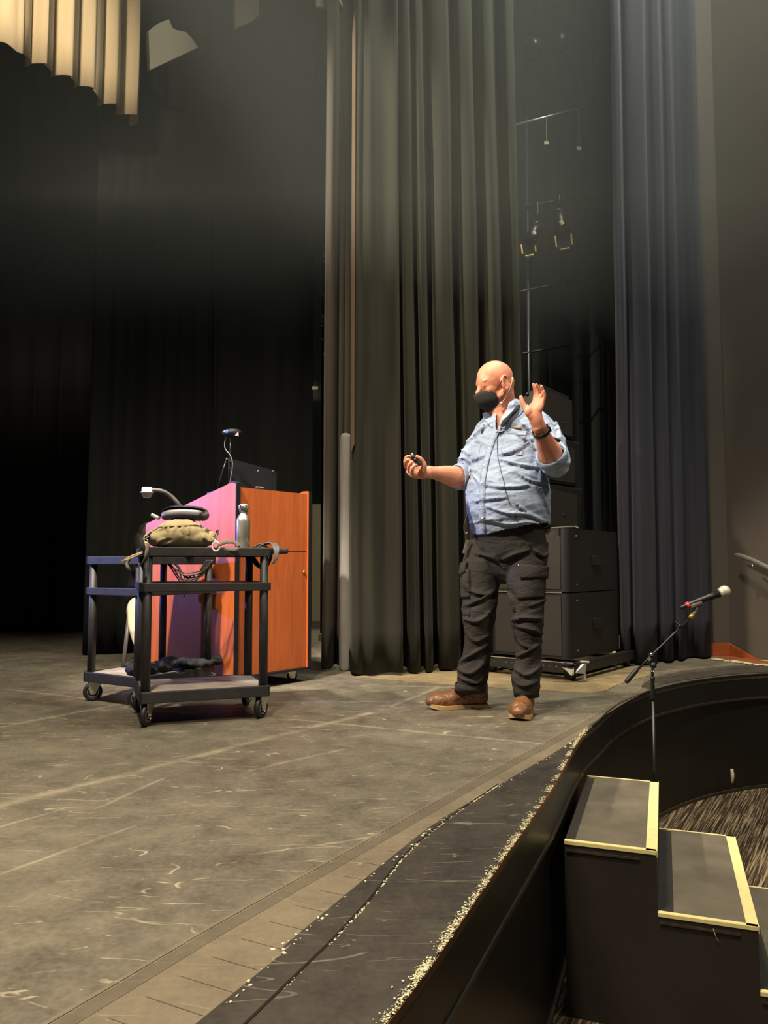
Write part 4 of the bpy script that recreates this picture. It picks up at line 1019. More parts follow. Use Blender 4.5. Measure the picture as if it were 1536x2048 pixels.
# ------------------------------------------------------------------ wing lighting boom
YL = 7.6
def pipe(name, pts, r, mat, label, cat='pipe'):
    bm = BM(); tube(bm, pts, r, 10); o = finish(name, bm, mat, None, True); return tag(o, label, cat)
xb = at(1057, 600, YL).x
pipe('boom_pipe', [(xb, YL, .0), (xb, YL, at(1057, 236, YL).z)], .024, 'dark_metal', 'vertical grey lighting pipe in the wing behind the olive curtain')
for (x0, y0, x1, y1, lab, m_) in ((1032, 250, 1184, 211, 'highest cross pipe, brightest, in the right wing above the stage lights', 'steel'), (1050, 414, 1190, 386, 'faint cross pipe just above the two stage lights', 'dark_metal'),
                              (1038, 583, 1195, 553, 'long thin cross pipe below the two stage lights', 'dark_metal'), (1044, 707, 1138, 691, 'lowest cross pipe, just above the head of the standing man', 'dark_metal')):
    pipe('cross_pipe', [at(x0, y0, YL-.04), at(x1, y1, YL+.15)], .016 if y0 == 250 else .010, m_, lab)
def stage_light(px, py, scale, tiltx, label, gel):
    root = thing('stage_light', label, 'stage light', at(px, py, YL-.2))
    Yl = YL-.22; u = scale
    ta = lambda dx, dy, dY=0: at(px+dx*u, py+dy*u, Yl+dY)
    bm = BM(); tube(bm, [ta(tiltx, -58), ta(tiltx*.6, -35), ta(0, -12)], [.045, .055, .075], 18); hb = finish('housing', bm, 'black_plastic', root, True)
    bm = BM(); tube(bm, [ta(tiltx*.55-2, -38, -.065), ta(tiltx*.55+3, -30, -.065)], .022, 8); finish('label_plate', bm, 'sign_pale', hb)
    bm = BM(); 
    for dx, dy in ((tiltx-2, -60), (tiltx*.3+8, -19)): tube(bm, [ta(dx-3, dy+1, -.05), ta(dx+3, dy-1, -.05)], .009, 6)
    finish('clamp_knob', bm, 'chrome', hb)
    bm = BM(); prism(bm, [ta(-13, -12), ta(14, -14), ta(16, 14), ta(-10, 18)], (0, .02, 0)); finish('gel', bm, gel, root)
    bm = BM()
    tube(bm, [ta(-17, -8, -.02), ta(-14, 14, -.02)], .008, 6); tube(bm, [ta(15, -13, -.02), ta(17, 9, -.02)], .008, 6); tube(bm, [ta(-7, 20, -.02), ta(12, 16, -.02)], .010, 6)
    finish('gel_frame', bm, 'amber', root)
    bm = BM(); tube(bm, [ta(tiltx, -72, .05), ta(tiltx, -80, .18), at(px+tiltx*u, 404-(px-1057)*.2, YL-.02)], .008, 6); tube(bm, [ta(tiltx-8, -48, .02), ta(tiltx-6, -72, .05), ta(tiltx+8, -72, .05), ta(tiltx+10, -48, .02)], .008, 6); finish('yoke', bm, 'dark_metal', root)
stage_light(1057, 496, .85, 22, 'stage light with amber gel frame, the left one of the pair in the right wing', 'black_plastic')
stage_light(1127, 480, 1.0, -8, 'larger stage light with dark blue gel, the right one in the right wing', 'gel_blue')
for px, py, lab in ((1062, 105, 'round unlit lamp head high in the wing, left of its twin'), (1115, 95, 'round unlit lamp head high in the wing, right of its twin')):
    bm = BM(); lathe(bm, [(.09, 0), (.10, .02), (.10, .15), (.05, .25), (.0001, .26)], Matrix.Translation(at(px, py, YL)) @ Matrix.Rotation(pi*.6, 4, 'X') , 24); o = finish('lamp_head', bm, 'dark_metal', None, True); tag(o, lab, 'stage light')
for px, py, lab in ((1093, 286, 'pale tag on the rigging under the highest cross pipe'), (1158, 297, 'tiny pale tag right of the other tag under the highest cross pipe')):
    bm = BM(); box(bm, at(px, py, YL-.05), (.045, .01, .035), .002); tube(bm, [at(px, py-2, YL-.05), at(px, 250-(px-1032)*.2566, YL-.02)], .002, 5); o = finish('rigging_tag', bm, 'sign_pale'); tag(o, lab, 'tag')
# left wing specks: rigging hardware between curtains
bm = BM(); xr = at(646, 600, 8.0).x
lw = thing('rigging_ladder', 'vertical run of rope locks and hardware glimpsed left of the grey curtain edge', 'rigging', (xr, 8.0, 0))
tube(bm, [(xr, 8.0, 0), (xr, 8.0, at(646, 470, 8.0).z)], .012, 8); finish('pole', bm, 'dark_metal', lw, True)
for i, (px, py, r) in enumerate(((647, 492, .012), (646, 510, .024), (648, 524, .014), (645, 588, .014), (649, 594, .016), (644, 633, .018), (643, 642, .012), (644, 651, .012), (644, 678, .013), (647, 707, .014))):
    bm = BM(); ell(bm, at(px, py, 7.95), (r, r, r*1.4), sub=2); finish('fitting', bm, 'steel', lw, True)
bm = BM(); box(bm, at(630, 776, 7.03), (.055, .012, .03), .003); o = finish('cue_light', bm, 'sign_pale'); tag(o, 'small pale box hanging on the dark drape left of the grey curtain edge', 'box')
bm = BM(); box(bm, at(642, 1280, 7.9)+V((-.0, 0, 0)), (.05, .03, .13), .004); o = finish('wall_box', bm, 'sign_pale'); tag(o, 'pale box near the floor in the gap between lectern and curtain', 'box')

# ------------------------------------------------------------------ standing man
YC = 4.10
fd_ = V((-.61, -.79, 0)).normalized(); ld_ = V((0, 0, 1)).cross(fd_).normalized()      # chest direction, his left
MX = V(((1020-768)/FPX*YC, YC, 0))
def mz(py, Y=YC): return at(1020, py, Y).z
man = thing('person', 'bald man standing in light blue shirt, cargo trousers and black mask, one hand raised', 'person', (MX.x, MX.y, 0))

shL, elL, wrL = at(1088, 858, 3.98), at(1108, 925, 3.87), at(1079, 856, 3.68)
shR, elR, wrR = at(962, 880, 4.20), at(930, 955, 4.17), at(856, 944, 4.02)

def torso_pts(grow=0., top=True):
    # (py, centre px, half width, half depth, forward shift)
    rows = [(1078, 1022, .190, .150, .00), (1050, 1022, .203, .170, .012), (1015, 1022, .215, .190, .03), (985, 1021, .217, .193, .032), (950, 1020, .207, .175, .02), (915, 1020, .200, .152, .006), (880, 1021, .198, .134, .0), (858, 1021, .186, .118, .0)]
    if top: rows += [(842, 1021, .150, .098, -.004), (828, 1020, .090, .078, -.008)]
    P = []; R = []
    for py, cx, a, b, fs in rows:
        c = V(((cx-768)/FPX*YC, YC, mz(py)))+fd_*fs
        P.append(c); R.append((a+grow, b+grow))
    return P, R

# head frame
hf = V((-.90, -.36, -.24)).normalized(); hl = V((0, 0, 1)).cross(hf).normalized(); hu = hf.cross(hl).normalized()
if hu.z < 0: hu = -hu
# hl must be his left (towards the camera)
if hl.y > 0: hl = -hl
HC = at(990, 768, 4.10)
H3 = axes(hf, hl, hu)
def hp_(f, l, u): return HC+hf*f+hl*l+hu*u

bm = BM()
# skull and face
ell(bm, hp_(-.008, 0, .030), (.104, .080, .094), H3, 4)
ell(bm, hp_(.030, 0, .012), (.074, .072, .080), H3, 3)
ell(bm, hp_(-.045, 0, .0), (.066, .068, .075), H3, 3)
ell(bm, hp_(.040, 0, -.050), (.058, .058, .070), H3, 3)
ell(bm, hp_(.045, 0, -.092), (.048, .048, .036), H3, 3)
for s in (-1, 1):
    ell(bm, hp_(.052, s*.040, -.028), (.034, .026, .030), H3, 2)      # cheek
    ell(bm, hp_(.070, s*.030, .022), (.026, .030, .012), H3, 2)       # brow
    ell(bm, hp_(.076, s*.031, .000), (.018, .018, .013), H3, 2)       # closed eyelid
    tube(bm, [hp_(.02, s*.058, -.075), hp_(-.03, s*.066, -.035)], [.022, .022], 12, round_caps=True)   # jaw
tube(bm, [hp_(.088, 0, .012), hp_(.100, 0, -.008), hp_(.116, 0, -.034), hp_(.112, 0, -.044)], [(.011, .010), (.012, .012), (.017, .016), (.016, .012)], 12, 3, side=hl, round_caps=True)
tube(bm, [hp_(.086, -.018, -.078), hp_(.094, 0, -.078), hp_(.086, .018, -.078)], [.009, .012, .009], 10, 3, round_caps=True)
# ears
for s in (-1, 1):
    ec = hp_(-.006, s*.079, -.014)
    o_ = (hl*s*.97-hf*.22).normalized(); eu = (hu*.97-hf*.10).normalized(); ef = eu.cross(o_).normalized()
    ring = [ec+o_*(.009+.004*(1-cos(a+.3))/2)+eu*(.039*sin(a))+ef*(.021+.005*sin(a))*cos(a) for a in [2*pi*i/14 for i in range(15)]]
    tube(bm, ring, .0056, 8, 2)
    tube(bm, [ec+o_*.008+eu*(.022*sin(a))+ef*(.008*cos(a)-.003) for a in [.4+2.6*i/6 for i in range(7)]], .0042, 8, 2)
    ell(bm, ec+o_*.000, (.021, .036, .0085), axes(ef, eu, o_), 3)
    ell(bm, ec+o_*.008-eu*.036, (.010, .011, .007), axes(ef, eu, o_), 2)
    ell(bm, ec+o_*.008-ef*.0-eu*.006+ef*(.014), (.005, .009, .006), axes(ef, eu, o_), 2)
# neck
nb = V(((1018-768)/FPX*4.12, 4.12, mz(850)))
tube(bm, [hp_(-.034, 0, -.03), at(1006, 806, 4.13), at(1010, 832, 4.13), nb], [(.070, .064), (.068, .066), (.070, .070), (.082, .080)], 24, 4, side=fd_)
tube(bm, [hp_(.015, 0, -.085), at(1000, 830, 4.11), at(1004, 850, 4.10)], [.050, .060, .064], 16, round_caps=True)
# torso, hips, legs beneath the clothes
P, R = torso_pts(-.03); tube(bm, P, R, 28, 3, side=ld_, round_caps=True)
hipL, hipR = at(1056, 1090, 4.05), at(985, 1090, 4.18)
knL, knR = at(1055, 1235, 4.00), at(957, 1235, 4.12)
anL, anR = V((.745, 4.07, .20)), V((.512, 4.208, .20))
for h, k, a in ((hipL, knL, anL), (hipR, knR, anR)): tube(bm, [h, h.lerp(k, .5), k, k.lerp(a, .35), a, a-V((0, 0, .09))], [.085, .075, .058, .056, .038, .030], 16, 3, round_caps=True)
# arms
tube(bm, [shL, shL.lerp(elL, .5), elL+V((.0, .0, .0))], [.062, .058, .052], 18, 3, round_caps=True)
tube(bm, [elL+V((-.005, 0, -.005)), elL.lerp(wrL, .25), elL.lerp(wrL, .55), elL.lerp(wrL, .85), wrL], [(.058, .056), (.060, .056), (.048, .045), (.036, .030), (.034, .026)], 22, 4, side=V((.9, -.2, .4)), round_caps=True)
tube(bm, [shR, shR.lerp(elR, .5), elR], [.060, .056, .050], 18, 3, round_caps=True)
tube(bm, [elR+V((.012, 0, -.005)), elR.lerp(wrR, .22)+V((0, 0, -.006)), elR.lerp(wrR, .5), elR.lerp(wrR, .8), wrR], [(.052, .056), (.052, .060), (.042, .050), (.031, .036), (.027, .034)], 22, 4, side=V((0, 1, 0)), round_caps=True)
# left hand (raised): photo points at 15.36 px per pixel of the crop
def LHp(x, y, Y): return at(1020+x/15.36, 750+y/15.36, Y)
ym = 3.665
tube(bm, [wrL, LHp(800, 1350, ym), LHp(740, 1120, ym), LHp(830, 920, ym-.005), LHp(860, 780, ym)], [(.034, .025), (.036, .022), (.043, .021), (.041, .017), (.034, .013)], 18, 4, side=V((.72, -.62, .25)), round_caps=True)
tube(bm, [LHp(790, 1440, ym+.012), LHp(690, 1290, ym+.004), LHp(560, 1130, ym+.005), LHp(470, 1000, ym+.008), LHp(370, 810, ym+.01), LHp(335, 680, ym+.012)], [.014, .021, .020, .0135, .0115, .0095], 12, 4, round_caps=True)
ell(bm, LHp(600, 1130, ym), (.026, .020, .030), sub=2)
fing = [
 [(745, 850, ym+.018), (770, 640, ym+.012), (775, 470, ym+.004), (722, 290, ym-.004)],
 [(830, 840, ym+.004), (868, 620, ym-.002), (872, 440, ym-.012), (808, 300, ym-.022)],
 [(915, 870, ym-.010), (965, 680, ym-.018), (1010, 520, ym-.026), (965, 350, ym-.036)],
 [(975, 960, ym-.022), (1035, 800, ym-.030), (1068, 650, ym-.040), (1040, 500, ym-.048)]]
for i, f in enumerate(fing):
    rr = [.0105, .0098, .0090, .0080] if i < 3 else [.0095, .0085, .0078, .0070]
    tube(bm, [LHp(*p) for p in f], rr, 10, 4, round_caps=True)
# right hand around the remote
def RHp(x, y, Y): return at(800+x/9.6, 890+y/9.6, Y)
yr = 3.98
tube(bm, [wrR, RHp(440, 520, yr+.02), RHp(340, 520, yr+.02), RHp(250, 500, yr+.025), RHp(205, 470, yr+.03)], [(.027, .033), (.024, .038), (.020, .042), (.016, .040), (.012, .034)], 18, 4, side=V((.25, -.9, .45)), round_caps=True)
tube(bm, [RHp(440, 500, yr-.005), RHp(465, 400, yr-.018), RHp(440, 320, yr-.024), RHp(385, 255, yr-.03), RHp(325, 225, yr-.032)], [.020, .0145, .0118, .0105, .0088], 12, 4, round_caps=True)
ell(bm, RHp(430, 520, yr), (.024, .020, .026), sub=2)
for f in ([(235, 470, yr+.012), (125, 430, yr-.010), (100, 335, yr-.034), (150, 285, yr-.042), (185, 290, yr-.036)],
          [(265, 520, yr+.004), (175, 500, yr-.022), (175, 390, yr-.046), (225, 330, yr-.048), (255, 350, yr-.040)],
          [(310, 570, yr-.002), (235, 560, yr-.030), (235, 455, yr-.054), (290, 385, yr-.052), (320, 405, yr-.042)],
          [(190, 420, yr+.030), (110, 360, yr+.014), (110, 260, yr-.004), (160, 215, yr-.014), (200, 225, yr-.016)]):
    tube(bm, [RHp(*p) for p in f], [.0115, .0105, .0100, .0092, .0078], 10, 3, round_caps=True)
bme = remesh(bm, .0034, 4)
b = bmesh.new(); b.from_mesh(bme)
sel = [v for v in b.verts if (v.co-at(1000, 822, 4.10)).length < .16 and (v.co-HC).dot(hu) < -.018 and (v.co-hp_(-.006, .079, -.014)).length > .048 and (v.co-HC).dot(hf) < .07 and (v.co-LHp(340, 640, 3.67)).length > .06 and v.co.y > 3.85]
for _ in range(22): bmesh.ops.smooth_vert(b, verts=sel, factor=.5, use_axis_x=True, use_axis_y=True, use_axis_z=True)
b.to_mesh(bme); b.free()
def bodyd(c, n):
    return .0008*noise.noise(c*40)
displace(bme, bodyd)
body = finish_me('body', bme, 'skin', man, True)
bvB = BVHTree.FromPolygons([v.co.copy() for v in bme.vertices], [tuple(p.vertices) for p in bme.polygons])

# remote
bm = BM(); q0, q1 = RHp(225, 205, yr-.030), RHp(400, 385, yr-.036)
tube(bm, [q0, q1], [(.0185, .010), (.0185, .010)], 4, side=(q1-q0).cross(V((.2, -.9, .35))).normalized()); 
bevel_all(bm, bm.edges[:], .003, 2)
rem = finish('remote_control', bm, 'black_plastic', None); tag(rem, 'small black presentation remote held in the fist of the standing man', 'remote')
bm = BM(); ell(bm, RHp(250, 215, yr-.043), (.005, .004, .005), sub=2); ell(bm, RHp(290, 275, yr-.045), (.005, .003, .005), sub=2); b_ = finish('button', bm, 'grey_plastic', rem, True)
bm = BM(); ell(bm, RHp(235, 178, yr-.030), (.007, .006, .006), sub=2); finish('lens_tip', bm, 'pale_plastic', rem, True)

# shirt
def shirt_mesh():
    bm = BM(); P, R = torso_pts(.010)
    P = [P[0]-V((0, 0, .06))]+P; R = [R[0]]+R
    tube(bm, P, R, 32, 3, side=ld_, round_caps=True)
    # belly, chest
    c = V(MX)+fd_*.055; c.z = mz(1000); ell(bm, c, (.150, .185, .16), axes(fd_, ld_, V((0, 0, 1))), 3)
    # shoulders / trapezius
    tube(bm, [shR+V((.01, 0, -.01)), at(985, 850, 4.17), at(1016, 836, 4.13), at(1050, 836, 4.06), shL+V((-.01, 0, -.0))], [.070, .068, .070, .070, .074], 18, 4, round_caps=True)
    tube(bm, [shL+V((-.02, 0, .005)), shL.lerp(elL, .5)+V((.01, 0, 0)), elL+V((.008, 0, .0))], [.078, .078, .074], 20, 4, round_caps=True)
    tube(bm, [elL+V((.006, 0, -.006)), elL.lerp(wrL, .22)], [.074, .071], 20, 1, round_caps=True)
    tube(bm, [shR+V((.02, 0, .005)), shR.lerp(elR, .5)+V((-.004, 0, 0)), elR+V((.006, 0, .0))], [.072, .070, .066], 20, 4, round_caps=True)
    tube(bm, [elR+V((.005, 0, 0)), elR.lerp(wrR, .20)], [.068, .066], 20, 1, round_caps=True)
    me = remesh(bm, .006, 5)
    armL = (wrL-elL).normalized(); armR = (wrR-elR).normalized()
    def d(c, n):
        # drapery: fine creases gathered around waist, armpits and elbows
        s = (c-MX).dot(ld_); z = c.z
        w1 = noise.noise(V((s*5+2*z, (c-MX).dot(fd_)*4, z*17+3*s)))
        w2 = noise.noise(V((s*9-3*z, 7, z*30-7*s)))
        k = .0055*(1-abs(w1)*2.2)+.0035*(1-abs(w2)*2)
        dl = min((c-elL).length, (c-elR).length)
        g = max(0, 1-dl/.16)
        ax = armL if (c-elL).length < (c-elR).length else armR
        t = (c-elL).dot(armL) if (c-elL).length < (c-elR).length else (c-elR).dot((elR-shR).normalized())
        k = k*(1-g)+g*.006*sin(t*130+6*noise.noise(c*12))
        zz = mz(1062)
        k += .008*max(0, 1-abs(z-mz(1045))/.08)*noise.noise(V((s*11, 3, z*6)))
        return k-.003
    displace(me, d)
    def z1(l): return [(780+x/3.84, 700+y/3.84) for x, y in l]
    creases(me, [(1.1, z1([(740, 1040), (900, 1052), (1060, 1040)])), z1([(640, 1165), (760, 1142), (880, 1135)]), (1.2, z1([(740, 1200), (900, 1250), (1060, 1262), (1215, 1340)])),
        (1.2, z1([(760, 1300), (900, 1332), (1060, 1322), (1200, 1352)])), z1([(980, 1190), (1100, 1275), (1225, 1325)]), z1([(640, 1330), (740, 1300), (850, 1300)]),
        (1.3, z1([(840, 805), (960, 770), (1090, 690)])), z1([(850, 840), (1000, 880), (1160, 905)]), z1([(620, 860), (680, 835), (740, 800)]), z1([(640, 660), (700, 610), (770, 560)]),
        (1.2, z1([(1180, 640), (1260, 690), (1335, 745)])), z1([(1235, 480), (1290, 600), (1315, 710)]), z1([(1010, 560), (1060, 600), (1100, 650)]), z1([(960, 640), (1050, 690), (1110, 760)]),
        (1.3, z1([(550, 770), (590, 790), (625, 840)])), (1.3, z1([(530, 840), (580, 835), (625, 880)])), z1([(560, 720), (600, 700), (640, 660)]), z1([(1000, 960), (1100, 1010), (1220, 1020)]),
        z1([(630, 960), (680, 1010), (700, 1080)]), z1([(1150, 1050), (1190, 1150), (1225, 1260)])], .009, 3.6)
    b = bmesh.new(); b.from_mesh(me)
    kill = []
    for f in b.faces:
        c = f.calc_center_median(); s = (c-MX).dot(ld_); q = (c-MX).dot(fd_)
        inarm = (c-elL).length < .16 and c.z > mz(985) and s > .15
        hem = mz(1071)+.052*max(0, (s+.06)/.25)**1.2+(.022*max(0, (-s-.10)/.1))
        if c.z < hem and not (c-elL).length < .11: kill.append(f); continue
        tL = (c-elL).dot(armL); tR = (c-elR).dot(armR)
        rL = ((c-elL)-armL*tL).length; rR = ((c-elR)-armR*tR).length
        if tL > .058 and rL < .10 and (c-elL).length < .16: kill.append(f); continue
        if tR > .040 and rR < .10 and (c-elR).length < .14: kill.append(f); continue
        # neck opening
        nc = at(1004, 838, 4.12)
        e = ((c.x-nc.x)/.086)**2+((c.y-nc.y)/.082)**2
        if e < 1 and c.z > mz(858)-.0*q: kill.append(f); continue
        vz = mz(866); 
        vn = at(985, 868, 3.98)
        if q > .03 and c.z > vz and abs(s+.0) < .006+.20*(c.z-vz): kill.append(f)
    bmesh.ops.delete(b, geom=kill, context='FACES'); b.to_mesh(me); b.free()
    return me
sme = shirt_mesh()
shirt = finish_me('shirt', sme, 'chambray', man, True); solid(shirt, .004, -1)
bvS = BVHTree.FromPolygons([v.co.copy() for v in sme.vertices], [tuple(p.vertices) for p in sme.polygons])
# cuffs
def cuff(c, ax, r, w, nm='cuff'):
    bm = BM(); s = frame(ax)[0]; u = s.cross(ax); n = 40; rows = []
    for j in range(n+1):
        a = 2*pi*j/n; k = 1+.05*noise.noise(V((cos(a)*2, sin(a)*2, c.x*9))); row = []
        for (t, rr) in ((-w*.5, r*.97), (-w*.45, r*1.06), (0, r*1.10), (w*.45, r*1.07), (w*.5, r*.99), (w*.4, r*.93), (-w*.4, r*.93)):
            row.append(bm.verts.new(c+ax*(t+.006*sin(2*a+1))+(s*cos(a)+u*sin(a))*rr*k))
        rows.append(row)
    for a, b in zip(rows, rows[1:]):
        for i in range(7): bm.faces.new((a[i], a[(i+1) % 7], b[(i+1) % 7], b[i]))
    bmesh.ops.remove_doubles(bm, verts=bm.verts, dist=1e-5)
    return finish(nm, bm, 'chambray', man, True)
aL = (wrL-elL).normalized(); aR = (wrR-elR).normalized()
cuff(elL+aL*.050+V((.004, 0, 0)), aL, .071, .055)
cuff(elR+aR*.034, (aR+V((.1, 0, -.25))).normalized(), .066, .05)
# placket, buttons, pockets
PL = [(991, 868), (983, 885), (977, 905), (971, 930), (967, 950), (965, 980), (964, 1010), (965, 1038), (966, 1066)]
bm = BM(); 
rowsp = []
for (x, y) in crv(PL, 5):
    a_, n_ = hit(bvS, x-6, y); c_, n2_ = hit(bvS, x, y); b_, n3_ = hit(bvS, x+6, y)
    rowsp.append([bm.verts.new(q+n*k) for q, n, k in ((a_, n_, .0), (a_, n_, .0035), (c_, n2_, .004), (b_, n3_, .0035), (b_, n3_, .0))])
for a_, b_ in zip(rowsp, rowsp[1:]):
    for i in range(4): bm.faces.new((a_[i], a_[i+1], b_[i+1], b_[i]))
finish('placket', bm, 'chambray', shirt, True)
for i, (x, y) in enumerate(((988, 869), (979, 898), (969, 931), (963.5, 966), (964.5, 1003), (965.5, 1036))):
    p_, n_ = hit(bvS, x, y); bm = BM()
    lathe(bm, [(.0001, 0), (.0055, 0), (.006, .0015), (.0045, .0025), (.0001, .002)], Matrix.Translation(p_+n_*.004) @ n_.to_track_quat('Z', 'Y').to_matrix().to_4x4(), 14)
    finish('button', bm, 'white', shirt, True)
patch('pocket', bvS, [(1014, 862), (1052, 871), (1045, 912), (1002, 906)], 12, 12, .0035, 'chambray', shirt, .004)
patch('pocket_flap', bvS, [(1016, 856), (1054, 864), (1052, 873), (1013, 868)], 12, 4, .007, 'chambray', shirt, .002)
patch('pocket', bvS, [(942, 884), (962, 890), (957, 918), (944, 922)], 8, 8, .003, 'chambray', shirt, .003)
patch('pocket_edge', bvS, [(1024, 853), (1042, 855), (1043, 859), (1025, 857)], 6, 2, .008, 'khaki', shirt)
# collar: stand plus two leaves
bm = BM(); nc = at(1006, 846, 4.12); n = 36; rows = []
for j in range(n+1):
    a = radians(28)+(2*pi-radians(56))*j/n; dirv = fd_*cos(a)+ld_*sin(a); back = (1-cos(a))/2
    r0 = .083+.010*abs(sin(a)); zb = mz(868)+(mz(838)-mz(868))*back; zt_ = zb+.040+.014*back
    row = [nc+dirv*(r0+.004)+V((0, 0, zb-nc.z)), nc+dirv*(r0-.006)+V((0, 0, zt_-nc.z)), nc+dirv*(r0+.004)+V((0, 0, zt_-nc.z+.004)), nc+dirv*(r0+.046)+V((0, 0, zb-nc.z+.0)) - V((0, 0, .010))]
    rows.append([bm.verts.new(q) for q in row])
for a_, b_ in zip(rows, rows[1:]):
    for i in range(3): bm.faces.new((a_[i], a_[i+1], b_[i+1], b_[i]))
# pointed leaves at the front
for s, tip in ((1, at(992, 866, 3.955)), (-1, at(968, 848, 4.05))):
    j0, j1, j2 = (0, 3, 7) if s > 0 else (n, n-3, n-7)
    v_ = bm.verts.new(tip)
    bm.faces.new((rows[j0][3], v_, rows[j1][3])); bm.faces.new((rows[j1][3], v_, rows[j2][3])); bm.faces.new((rows[j0][2], v_, rows[j0][3]))
col_ = finish('collar', bm, 'chambray', shirt, True); solid(col_, .005, 0)

# two pointed collar leaves lying on the shirt
for leaf, yo in (([(965, 826), (972, 824), (983, 832), (991, 842), (985, 855), (976, 847), (969, 838)], 4.075), ([(1030, 802), (1040, 805), (1049, 816), (1040, 830), (1022, 842), (1008, 858), (1000, 853), (1008, 838), (1020, 822)], 3.985)):
    bm = BM(); fr = []; bk = []
    for (x, y) in leaf:
        l_, n_ = hit(bvS, x, y, yo); q_ = at(x, y, min(l_.y, yo+.02)-.010); fr.append(bm.verts.new(q_)); bk.append(bm.verts.new(q_+V((0, .008, -.001))))
    bm.faces.new(fr); bm.faces.new(bk[::-1])
    for i in range(len(fr)): bm.faces.new((fr[i], fr[(i+1) % len(fr)], bk[(i+1) % len(fr)], bk[i]))
    finish('collar_leaf', bm, 'chambray', shirt)

# black band painting in the shaded collar inside, and thin cables down the shirt
bm = BM(); pts = []
for (x, y, Y) in ((1036, 811, 4.02), (1030, 822, 3.97), (1020, 832, 3.955), (1010, 843, 3.95), (1004, 852, 3.945)): 
    pts.append(at(x, y, Y))
for i in range(len(pts)):
    r = (pts[i]-V((0, 0, CAMH))); 
    l_, n_ = hit(bvS, (1036, 1030, 1020, 1010, 1004)[i], (811, 822, 832, 843, 852)[i])
    if abs(l_.y-pts[i].y) < .15: pts[i] = V((pts[i].x, min(pts[i].y, l_.y-.012), pts[i].z))
tube(bm, pts, [(.016, .009), (.022, .010), (.020, .009), (.017, .009), (.010, .006)], 14, 4, side=V((.7, 0, .7)), round_caps=True); finish('collar_shade_band', bm, 'black_cloth', man, True)
wire('lapel_cord', bvS, [(1004, 856), (996, 872), (995, 900), (999, 930), (1008, 965), (1012, 985), (1020, 1008), (1024, 1011)], .0016, 'rubber', man, .003)
wire('lapel_cord', bvS, [(1003, 856), (985, 900), (976, 935), (971, 965)], .0013, 'rubber', man, .004)
wire('lapel_cord', bvS, [(1030, 1028), (1033, 1040), (1048, 1058)], .0013, 'rubber', man, .003)
bm = BM(); tube(bm, [at(940, 945, 4.02), at(942, 985, 4.05), at(936, 1020, 4.05), at(928, 1050, 4.05), at(930, 1066, 4.06), at(936, 1064, 4.06)], .0016, 6, 5); finish('receiver_cord', bm, 'steel', man, True)
bm = BM(); box(bm, at(932, 1094, 4.10), (.020, .012, .075), .003, Matrix.Rotation(radians(16), 3, 'Y')); finish('belt_tag', bm, 'strap', man)

# mask
bm = BM()
mp = [hp_(.110, 0, -.016), hp_(.150, 0, -.044), hp_(.154, 0, -.052), hp_(.142, 0, -.105), hp_(.098, 0, -.142), hp_(.040, 0, -.148)]
for s in (-1, 1):
    mp += [hp_(.096, s*.022, -.024), hp_(.074, s*.050, -.036), hp_(.040, s*.068, -.052), hp_(.030, s*.070, -.078), hp_(.030, s*.058, -.118), hp_(.112, s*.030, -.030), hp_(.108, s*.034, -.085)]
for p_ in mp: bm.verts.new(p_)
bmesh.ops.convex_hull(bm, input=bm.verts)
bmesh.ops.delete(bm, geom=[v for v in bm.verts if not v.link_faces], context='VERTS')
bmesh.ops.subdivide_edges(bm, edges=bm.edges[:], cuts=2, use_grid_fill=True)
bmesh.ops.smooth_vert(bm, verts=bm.verts, factor=.5, use_axis_x=True, use_axis_y=True, use_axis_z=True)
mask = finish('face_mask', bm, 'mask', man, True)
bm = BM(); tube(bm, [hp_(.052, .070, -.046), hp_(.024, .084, -.016), hp_(.004, .090, .012)], .0024, 6, 3); tube(bm, [hp_(.030, .068, -.100), hp_(.010, .082, -.070), hp_(-.010, .092, -.042)], .0024, 6, 3); finish('ear_loop', bm, 'mask', mask, True)
# headset microphone
bm = BM(); tube(bm, [hp_(-.085, .040, .012), hp_(-.070, .068, .002), hp_(-.045, .082, -.030), hp_(-.02, .086, -.060), hp_(.0, .080, -.085), hp_(.028, .076, -.110)], [.0045, .0045, .002, .0015, .0015, .0015], 8, 4); finish('headset_wire', bm, 'stubble', man, True)
bm = BM(); ell(bm, hp_(.036, .077, -.114), (.008, .006, .006), H3, 2); finish('headset_tip', bm, 'white', man, True, label='white microphone tip')
# brow and lash line
for s in (-1, 1):
    bm = BM(); tube(bm, [hp_(.086, s*.020, -.004), hp_(.094, s*.031, -.009), hp_(.084, s*.044, -.006)], [.0006, .0013, .0006], 6, 3); finish('lashes', bm, 'lace', man, True)
# watch
ax = (wrL-elL).normalized(); c = elL.lerp(wrL, .90)
bm = BM(); s = V((.9, -.2, .4)); s = (s-ax*s.dot(ax)).normalized(); u = s.cross(ax); rows = []
for j in range(33):
    a = 2*pi*j/32; rows.append([bm.verts.new(c+ax*t+s*cos(a)*(.0385+d_)+u*sin(a)*(.0325+d_)) for t, d_ in ((-.011, 0), (-.010, .0035), (.010, .0035), (.011, 0))])
for a_, b_ in zip(rows, rows[1:]):
    for i in range(3): bm.faces.new((a_[i], a_[i+1], b_[i+1], b_[i]))
bmesh.ops.remove_doubles(bm, verts=bm.verts, dist=1e-5)
wt = finish('wristwatch', bm, 'watch', man, True); solid(wt, .003, 0)
bm = BM(); box(bm, c+s*.042, (.012, .03, .034), .004, axes(s, u, ax)); finish('watch_case', bm, 'black_plastic', wt)

